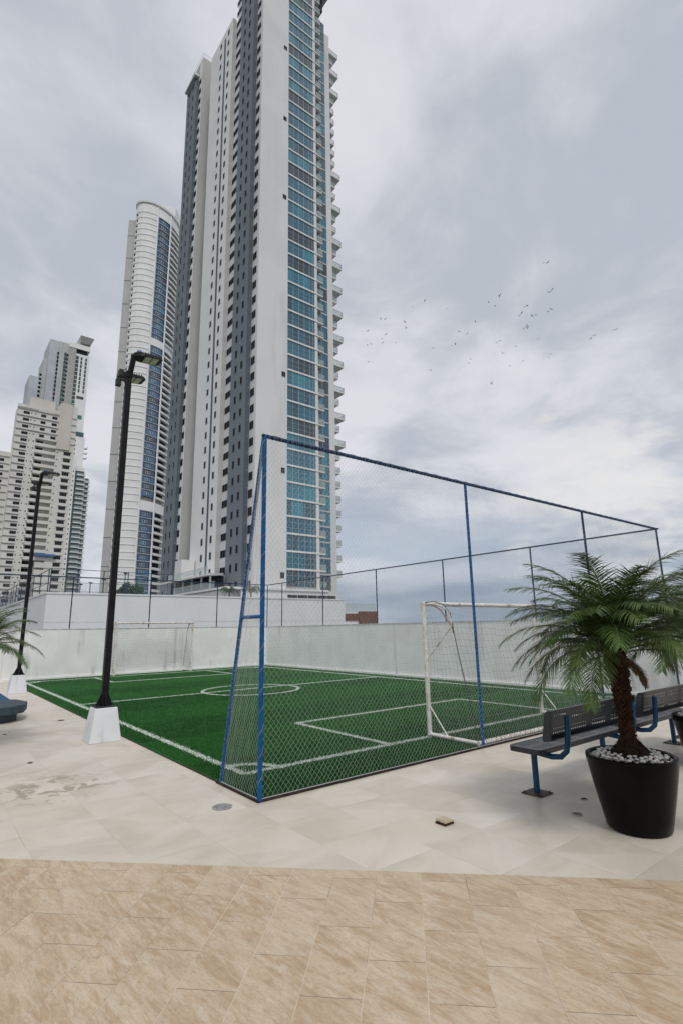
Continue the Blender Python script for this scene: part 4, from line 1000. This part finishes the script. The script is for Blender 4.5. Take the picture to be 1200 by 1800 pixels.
# ------------------------------------------------------------------ left group
def xat(ratio, dy): return -2.857+ratio*dy
def cream_block():
    YF = 243.; D = YF+4.96; X = lambda r_: xat(r_, D)
    t = thing('apartment_block', 'cream white apartment block with stepped left side and dark windows at the left edge', 'apartment block', (32, 255, -22))
    TOP = 96.5; FL = 3.06
    xW, xL, x0, x1, x2, x3, xe = X(.080), X(.0935), X(.0935), X(.1243), X(.157), X(.1664), X(.1862)
    b = MB(); b.box(xL, x1, YF, YF+8, -22, TOP); b.box(x2, xe, YF+.2, YF+9, -22, 101.5); b.box(x1, x2, YF+2.2, YF+9, -22, TOP-.2); b.build('wall', M['cream'], t)
    MB().box(x2+.02, X(.1775), YF-.4, YF+.19, 80.5, 102).build('wall', M['cream2'], t)
    MB().box(xW-1.2, xL-.003, YF+3.2, YF+8, -22, 76.5).build('wing', M['cream'], t)
    MB().box(X(.066), xW-1.203, YF+4.5, YF+9, -22, 50).build('wing', M['cream'], t)
    MB().box(X(.112), X(.152), YF+5, YF+9, TOP+.01, 103.8).build('roof_block', M['cream2'], t)
    p_ = MB(); p_.box(xL-.3, x2, YF-.3, YF-.003, TOP-.1, TOP+1.2); p_.build('parapet', M['cream'], t)
    ws = []; 
    class PartBoxes:
        def __init__(s, name, m): s.n = name; s.m = m
        def box(s, *a): MB().box(*a).build(s.n, s.m, t)
    led = PartBoxes('window_ledge', M['soffit']); bands = PartBoxes('balcony_front', M['cream'])
    n = int(TOP/FL)
    for k in range(1, n+1):
        z = k*FL-1.2; top = (n-k) < 4; upper = (n-k) < 6
        led.box(xL-.35, x0+4.6, YF-.35, YF-.004, z+2.05, z+2.3)
        ws.append((-z, lambda mb, z=z: win_y(mb, YF, x0+2.2, x0+4.4, z, z+1.15, 2, .06)))
        ws.append((-z, lambda mb, z=z: win_y(mb, YF, x0+5.0, x0+5.35, z+.55, z+.95, 0, .04)))
        if not top:
            ws.append((-z, lambda mb, z=z: win_y(mb, YF, x1-1.0, x1-.55, z+.45, z+.9, 0, .04)))
        else:
            ws.append((-z, lambda mb, z=z: win_y(mb, YF, x0+6.4, x0+6.75, z+.55, z+.95, 0, .04)))
            led.box(x0+4.6, x2, YF-.35, YF-.004, z+2.05, z+2.3)
        if k*FL < 76: led.box(xW-1.8, xL-.36, YF+2.9, YF+3.196, z+2.05, z+2.3); ws.append((-z, lambda mb, z=z: win_y(mb, YF+3.2, xW-1.0, xW+.9, z, z+1.15, 2, .06)))
        if k*FL < 48: ws.append((-z, lambda mb, z=z: win_y(mb, YF+4.5, xW-5.2, xW-3.4, z, z+1.15, 2, .06)))
        # balcony bay
        if top:
            bands.box(x1+.003, x2-.003, YF+.01, YF+2.19, z-.9, z+2.15)
            ws.append((-z, lambda mb, z=z: win_y(mb, YF+.01, x1+1.2, x1+3.0, z, z+1.15, 1, .06))); ws.append((-z, lambda mb, z=z: win_y(mb, YF+.01, x2-2.6, x2-.7, z, z+1.15, 1, .06)))
        elif k > 10:
            bands.box(x1+.003, x2-.003, YF+.01, YF+2.19, z-.95, z+.35)
            ws.append((-z, lambda mb, z=z: win_y(mb, YF+2.2, x1+.8, x1+3.2, z+.3, z+1.9, 1, .06)))
            def holes(mb, z=z):
                for q_ in range(4): mb.box(x1+4.2+q_*.85, x1+4.45+q_*.85, YF+2.15, YF+2.195, z+1.1, z+1.4, 0)
            ws.append((-z, holes))
        else:
            bands.box(x1+.003, x1+3.1, YF+.01, YF+2.19, z-.95, z+.1); bands.box(x1+4.6, x2-.003, YF-.2, YF+2.19, z-.95, z+1.2)
            ws.append((-z, lambda mb, z=z: win_y(mb, YF+2.2, x1+.4, x1+4.4, z-.6, z+1.7, 2, .06)))
            bands.box(x2+.003, x3+.8, YF-.2, YF+.19, z-.95, z+1.2)
        # right window bay
        if z < 80:
            ws.append((-z, lambda mb, z=z: win_y(mb, YF+.2, x3+.9, xe-1.4, z-.1, z+1.25, 3, .06)))
            led.box(x3+.5, xe-1.0, YF-.1, YF+.195, z+1.5, z+1.7)
        else: led.box(X(.1785), xe, YF-.1, YF+.195, z+2.05, z+2.25)
        if z < 82: ws.append((-z, lambda mb, z=z: win_y(mb, YF+.2, x2+.5, x2+.9, z+.3, z+.7, 0, .04)))
    windows(t, ws, [M['wglass'], M['dframe']])
    ac = PartBoxes('air_conditioner', M['tw_bright']); rnd = random.Random(4)
    for k in range(3, 27):
        z = k*FL-1.2
        if rnd.random() < .8: ac.box(x1-.5, x1+.1, YF-.55, YF-.01, z-.2, z+.35)
    MB().hexa([(x2-4.0, YF-1.2, 33.2), (xe-3.4, YF-1.2, 33.2), (xe-3.4, YF-.01, 34.0), (x2-4.0, YF-.01, 34.0)], [(x2-4.0, YF-1.2, 33.4), (xe-3.4, YF-1.2, 33.4), (xe-3.4, YF-.01, 34.3), (x2-4.0, YF-.01, 34.3)]).build('awning', M['awning_blue'], t)
cream_block()

def glass_balcony_block():
    YF = 352.; D = 357.; X = lambda r_: xat(r_, D)
    t = thing('apartment_block', 'narrow white block with green glass balconies right of the cream block', 'apartment block', (70, 365, -22))
    xa, xb, xc, xd, xe = X(.176), X(.1905), X(.207), X(.2175), X(.2175)
    b = MB(); b.box(xa, xb, YF-1, YF+20, -22, 112); b.box(xb, xc, YF+1.6, YF+20, -22, 106); b.box(xc, xd, YF+5.6, YF+20, -22, 100); b.build('wall', M['tw_bright'], t)
    for k in range(33):
        z = k*3.1+1.5
        MB().box(xb+.01, xc, YF+1.4, YF+1.59, z, z+2.75, 0).build('glazed_bay', [M['gglass']], t)
        if z < 99: MB().box(xc+.01, xd, YF+5.4, YF+5.59, z, z+2.75, 0).build('glazed_bay', [M['gglass']], t)
        s_ = MB(); s_.box(xb+1.3, xc+.4, YF-.6, YF+1.39, z-.6, z-.0, 0); s_.box(xb+1.35, xc+.35, YF-.55, YF-.5, z, z+1.05, 1)
        s_.build('balcony', [M['tw_bright'], M['rglass']], t)
        if z >= 99: continue
        s_ = MB(); s_.box(xc+.5, xd+.4, YF+3.2, YF+5.39, z-.6, z, 0); s_.box(xc+.55, xd+.35, YF+3.25, YF+3.3, z, z+1.05, 1)
        s_.build('balcony', [M['tw_bright'], M['rglass']], t)
    ws = []
    for k in range(33): z = k*3.1+2; ws.append((-z, lambda mb, z=z: win_y(mb, YF-1, xa+1.6, xa+2.5, z, z+1.5, 0, .08))); ws.append((-z, lambda mb, z=z: win_y(mb, YF-1, xb-1.3, xb-.8, z+.3, z+1.3, 0, .08)))
    windows(t, ws, [M['wglass'], M['frame']])
glass_balcony_block()

def green_tower():
    YF = 383.; D = 388.; X = lambda r_: xat(r_, D)
    t = thing('apartment_tower', 'tall pale grey tower with green glass strips and flared roof cap, behind the cream block', 'tower', (62, 395, -22))
    TOP = 205.
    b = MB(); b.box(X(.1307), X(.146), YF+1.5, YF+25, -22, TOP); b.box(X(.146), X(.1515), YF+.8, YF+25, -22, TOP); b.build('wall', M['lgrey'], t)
    b = MB(); b.box(X(.1515), X(.1615), YF+.1, YF+25, -22, TOP-.5); b.build('wall', M['tw_grey_and_shade'], t)
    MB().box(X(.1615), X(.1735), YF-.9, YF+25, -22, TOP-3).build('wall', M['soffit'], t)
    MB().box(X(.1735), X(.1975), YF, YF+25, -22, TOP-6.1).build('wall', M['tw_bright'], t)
    MB().box(X(.124), X(.1305), YF+3, YF+22, -22, 190).build('stair_core', M['tw_grey_and_shade'], t)
    MB().box(X(.105), X(.124)-.003, YF+2, YF+22, -22, 174.5).build('wing', M['lgrey'], t)
    b = MB(); b.box(X(.1615), X(.1965), YF-1.2, YF+20, TOP-2.99, TOP+.8); b.build('roof_slab', M['tw_bright'], t)
    c_ = MB(); a0, a1 = X(.1785), X(.1965); c_.hexa([(a0, YF-2, TOP+2.2), (a1, YF-2, TOP+2.2), (a1, YF+12, TOP+2.2), (a0, YF+12, TOP+2.2)], [(a0-.6, YF-4, TOP+6.6), (a1+1.6, YF-4, TOP+6.6), (a1+1.6, YF+10, TOP+6.6), (a0-.6, YF+10, TOP+6.6)])
    c_.box(X(.182), X(.187), YF+1, YF+8, TOP+.81, TOP+2.19); c_.build('roof_cap', M['tw_grey_and_shade'], t)
    MB().box(X(.1655), X(.192), YF-.2, YF+6, TOP-6.0, TOP-3.05).build('top_recess', M['wglass'], t)
    ws = []
    for k in range(36):
        z = 92+k*3.1
        if z > 196: break
        def fw(mb, z=z):
            mb.box(X(.1545), X(.1592), YF-.05, YF+.09, z, z+2.6, 0); mb.box(X(.1592), X(.1612), YF-.06, YF+.09, z+.2, z+2.0, 1)
        ws.append((-z, lambda mb, z=z: mb.box(X(.1738), X(.1790), YF-.1, YF-.01, z, z+2.6, 0)))
        ws.append((-z, fw))
        ws.append((-z, lambda mb, z=z: (mb.box(X(.1435), X(.1465), YF+.7, YF+.79, z+.2, z+2.0, 1),)))
        if z > 168: ws.append((-z, lambda mb, z=z: mb.box(X(.1822), X(.1852), YF-.1, YF-.01, z, z+2.5, 0))); ws.append((-z, lambda mb, z=z: mb.box(X(.1900), X(.1932), YF-.1, YF-.01, z, z+2.5, 0)))
        if 146 < z < 176: ws.append((-z, lambda mb, z=z: (mb.box(X(.1195), X(.1232), YF+1.8, YF+1.99, z, z+1.7, 1),)))
    ws.append((0, lambda mb: mb.box(X(.181), X(.193), YF-.1, YF-.01, 164.5, 166.6, 0))); ws.append((0, lambda mb: mb.box(X(.181), X(.193), YF-.1, YF-.01, 149.5, 152.4, 0)))
    windows(t, ws, [M['gglass'], M['wglass']])
    # lower white block in front with tiny windows
    b = MB(); b.box(X(.1725), X(.1990), YF-6, YF-.91, -22, 134.5); b.build('lower_block', M['tw_bright'], t)
    MB().box(X(.1735), X(.1975), YF-3, YF-.91, 134.6, 139).build('glass_terrace', M['gglass'], t)
    sw = []
    for k in range(7): z = 112+k*3.1; sw.append((-z, lambda mb, z=z: mb.box(X(.1825), X(.1842), YF-6.1, YF-6.01, z, z+1.2, 0)))
    windows(t, sw, [M['wglass']], 'small_window')
    bb = MB()
    for k in range(3): bb.box(X(.199)+.003, X(.199)+2.4, YF-5, YF-2, 120+k*3.6, 120.4+k*3.6); bb.box(X(.199)+2.3, X(.199)+2.4, YF-5, YF-2, 120.41+k*3.6, 121.6+k*3.6)
    bb.build('side_balcony', M['tw_bright'], t)
green_tower()

# ------------------------------------------------------------------ neighbouring white building right behind the pitch
def neighbour():
    t = thing('white_building', 'plain white windowless building block directly behind the far pitch wall', 'building', (13, 45, -22))
    x0, x1, y0, y1, zt = 2.53, 23.2, 27.6, 62., 3.78
    MB().box(x0, x1, y0, y1, -22, zt).build('wall', M['pwall'], t)
    g_ = MB(); g_.box(x0-.004, x1, y0-.006, y0-.001, 2.24, 2.265); g_.build('render_joint', M['wallcap'], t)
    MB().box(x0-.04, x1+.04, y0-.04, y1, zt+.002, zt+.09).build('coping', M['pwall'], t)
    # roof fence: posts, rails, mesh on the left side
    f = thing('roof_fence', 'thin dark wire fence along the roof edge of the plain white building', 'fence', (5, 28, zt+.09))
    for x in frange(2.7, 9.6, 6): MB().tube([(x, y0+.3, zt+.09), (x, y0+.3, 5.2)], .025, 6).build('post', M['bluedark'], f)
    b = MB(); b.tube([(2.7, y0+.3, 5.2), (9.6, y0+.3, 5.15)], .018, 6); b.tube([(2.7, y0+.3, 4.45), (9.6, y0+.3, 4.45)], .012, 6); b.tube([(2.7, y0+.3, 3.95), (9.6, y0+.3, 3.95)], .012, 6)
    b.build('rail', M['bluedark'], f)
    b = MB()
    for k in range(70): b.tube([(2.7+k*.1, y0+.3, 3.9), (2.7+k*.1, y0+.3, 4.45)], .004, 3, caps=False)
    b.build('mesh', M['bluedark'], f)
    f = thing('roof_fence', 'blue mesh fence on the shaded left side roof edge of the plain white building', 'fence', (2.6, 40, zt+.09))
    ys = frange(28.2, 60, 14)
    for y in ys: MB().tube([(x0+.12, y, zt+.09), (x0+.12, y, 5.15)], .03, 6).build('post', M['bluedark'], f)
    b = MB(); b.tube([(x0+.12, 28.2, 5.15), (x0+.12, 60, 5.15)], .022, 6); b.tube([(x0+.12, 28.2, 4.4), (x0+.12, 60, 4.4)], .016, 6); b.build('rail', M['bluedark'], f)
    b = MB()
    for k in range(150): b.box(x0+.115, x0+.122, 33+k*.18, 33.03+k*.18, zt+.1, 4.85)
    b.build('mesh', M['bluedark'], f)
    for (x, y, h, lab) in ((4.45, 28.9, .66, 'small floodlight pole on the white building roof, leftmost of four over the front wall'), (5.15, 29.6, .82, 'small floodlight pole on the white building roof, second from left over the front wall'), (5.72, 28.9, .98, 'small floodlight pole on the white building roof, third, just left of the near lamp post'),
                           (6.95, 28.9, 1.42, 'small floodlight pole on the white building roof, tallest, just right of the near lamp post'), (2.9, 44, 1.9, 'small floodlight pole above the blue mesh fence at the far left')):
        p = thing('floodlight_pole', lab, 'floodlight', (x, y, zt), 'small floodlights on the neighbouring roof')
        MB().tube([(x, y, zt), (x, y, zt+h)], .025, 6).build('pole', M['black'], p)
        b = MB(); b.hexa([(x-.09, y-.08, zt+h), (x+.12, y-.08, zt+h-.03), (x+.12, y+.08, zt+h-.03), (x-.09, y+.08, zt+h)], [(x-.09, y-.08, zt+h+.06), (x+.10, y-.08, zt+h+.04), (x+.10, y+.08, zt+h+.04), (x-.09, y+.08, zt+h+.06)]); b.build('lamp_head', M['black'], p)
neighbour()

def bush(label, c, sx, sy, sz, n, seed):
    rnd = random.Random(seed); t = thing('roof_shrub', label, 'shrub', (c[0], c[1], c[2])); mb = MB()
    for _ in range(n):
        a = rnd.random()*6.283; b_ = math.acos(rnd.uniform(-.3, 1)); r_ = rnd.uniform(.5, 1.05)
        lump = .75+.35*math.sin(a*3+seed)*math.sin(b_*3)
        p = Vector((c[0]+sx*r_*lump*math.cos(a)*math.sin(b_), c[1]+sy*r_*lump*math.sin(a)*math.sin(b_), c[2]+.2+sz*r_*lump*math.cos(b_)))
        u = Vector((rnd.gauss(0,1), rnd.gauss(0,1), rnd.gauss(0,1))).normalized(); v = u.orthogonal().normalized(); s_ = rnd.uniform(.05, .11)
        mb.add([p-u*s_*1.6, p+v*s_, p+u*s_*1.6, p-v*s_], [(0,1,2,3)])
    mb.build('crown', M['shrub'], t)
    MB().tube([(c[0], c[1], c[2]-.25), (c[0]+.05, c[1], c[2]+.3)], .05, 6).build('trunk', M['trunk'], t)
bush('dark green shrub on the white building roof right of the near lamp post', (8.6, 33.2, 4.0), 1.25, .8, .85, 1700, 2)
def mini_palm(label, x, y, z, h, seed):
    rnd = random.Random(seed); t = thing('palm_tree', label, 'palm tree', (x, y, z), 'small palms on the tower podium')
    MB().tube([(x, y, z), (x+.06, y, z+h*.5), (x, y, z+h)], [.13, .10, .09], 8).build('trunk', M['trunk'], t, smooth=True)
    cr = MB()
    for k in range(17):
        a = k*2.4+rnd.uniform(-.2,.2); e0 = rnd.uniform(.2, 1.2); pts = []; p = Vector((x, y, z+h)); ln = h*.62
        for i in range(6):
            pts.append(p.copy()); el = e0-i*.42; p = p+Vector((math.cos(a)*math.cos(el), math.sin(a)*math.cos(el), math.sin(el)))*ln/5
        for i in range(5):
            s_ = Vector((-math.sin(a), math.cos(a), -.5)); w_ = .16*h*(1-i/6)
            for q_ in range(3):
                f = pts[i].lerp(pts[i+1], q_/3); g_ = (pts[i+1]-pts[i])
                cr.add([f, f+g_*.25, f+s_*w_+g_*.5+Vector((0,0,-.1*h))], [(0,1,2)]); s2_ = Vector((math.sin(a), -math.cos(a), -.5)); cr.add([f, f+g_*.25, f+s2_*w_+g_*.5+Vector((0,0,-.1*h))], [(0,1,2)])
    cr.build('crown', M['shrub'], t)
mini_palm('small palm in front of the tower podium, left one, against its white ledge', 26.6, 54.2, 4.2, 2.2, 3)
mini_palm('small palm in front of the tower podium, right one, seen through the leaning brace net', 28.9, 53.0, 4.2, 2.3, 8)
struct(MB().box(23.3, 34.1, 50, 69, -22, 4.2).build('podium_ground', M['pwall']))

def brick_house():
    t = thing('brick_building', 'low red-brown brick building with glass roof rail behind the right side wall', 'building', (46, 56, -22))
    MB().box(43.7, 50, 53.9, 62, -22, 3.95).build('wall', M['tw_bright'], t)
    MB().box(43.65, 50, 53.8, 53.898, 2.7, 3.7).build('brick_band', M['brick'], t); MB().box(46.6, 50.05, 53.5, 53.795, 1.0, 4.0).build('brick_band', M['brick'], t)
    MB().box(44.1, 50, 53.84, 53.87, 3.96, 5.1).build('roof_rail', M['rglass'], t)
brick_house()

# ------------------------------------------------------------------ birds
def bird_mesh(up, seed):
    mb = MB(); rnd = random.Random(seed)
    mb.tube([(-.28, 0, 0), (-.15, 0, 0), (0, 0, .0), (.18, 0, .02), (.26, 0, .02)], [.02, .06, .075, .05, .02], 6)
    for s_ in (1, -1):
        q0 = [(.12, s_*.05, .03), (.10, s_*.32, .03+up*.20), (-.02, s_*.68, .03+up*.16), (-.10, s_*.66, .03+up*.15), (-.08, s_*.32, .03+up*.19), (-.08, s_*.05, .03)]
        mb.add([(x, y, z+.008) for x, y, z in q0]+[(x, y, z-.008) for x, y, z in q0], [(0,1,4,5),(1,2,3,4),(11,10,7,6),(10,9,8,7)]+[(i,(i+1)%6,6+(i+1)%6,6+i) for i in range(6)])
    mb.add([(-.27,-.02,.01),(-.27,.02,.01),(-.42,.07,.01),(-.42,-.07,.01),(-.27,-.02,-.005),(-.27,.02,-.005),(-.42,.07,-.005),(-.42,-.07,-.005)], [(0,3,2,1),(4,5,6,7),(0,1,5,4),(2,3,7,6)])
    me = bpy.data.meshes.new('bird'); me.from_pydata([tuple(v) for v in mb.v], [], mb.f); me.materials.append(M['bird']); me.update(); return me
BM = [bird_mesh(u, i) for i, u in enumerate((.9, .3, -.6, 1.4))]
for i, p in enumerate([(112.0,53.6,91.5),(118.2,57.9,96.9),(118.3,56.5,88.2),(123.5,60.1,91.4),(126.1,61.5,88.0),(113.1,55.6,79.0),(103.5,62.8,83.6),(119.8,77.0,96.0),(109.0,68.0,85.6),(95.6,80.8,88.8),(108.1,96.6,100.3),(105.3,81.0,90.2),(99.1,102.0,95.5),(93.8,94.6,89.6),(101.2,93.9,91.2),(93.0,85.8,82.0),(93.9,102.3,89.5),(102.4,103.4,92.0),(95.8,98.3,85.7),(100.2,102.7,87.9),(95.7,104.8,86.5),(85.8,92.2,77.6),(103.5,100.3,88.0),(96.1,104.8,81.0),(91.7,98.5,76.8),(97.6,80.5,75.0),(117.9,87.0,90.6),(111.6,79.4,83.8),(116.9,80.2,90.1),(118.0,90.5,87.5),(115.3,86.8,85.4),(124.2,88.2,83.7),(112.9,80.7,75.5),(114.0,97.0,80.6),(107.4,90.2,75.7),(130.8,85.6,76.9),(129.5,85.0,75.7),(109.3,68.6,75.1),(110.4,68.4,76.0),(113.8,70.1,74.2),(132.1,77.1,85.8),(121.0,72.7,73.9),(127.0,72.1,77.1),(114.9,62.1,84.8),(119.2,65.3,88.0),(116.7,64.9,85.0),(115.8,65.1,83.9),(123.0,65.6,86.8),(123.5,64.7,86.8),(130.4,71.7,89.5),(125.7,68.8,85.8),(130.8,73.1,89.3),(132.6,69.7,85.0),(139.2,70.0,82.3),(131.6,66.7,77.4),(123.4,49.6,73.0),(140.2,58.0,82.2),(145.0,52.7,84.3),(143.2,52.9,83.5)]):
    o = bpy.data.objects.new('bird', BM[i % 4]); COL.objects.link(o); o.location = p
    o.rotation_euler = (random.uniform(-.7, .7), random.uniform(-.3, .3), random.uniform(0, 6.28)); s_ = random.uniform(.65, .95); o.scale = (s_, s_, s_)
    tag(o, 'small dark bird gliding in the flock against the grey clouds', 'bird', 'birds circling in the sky')
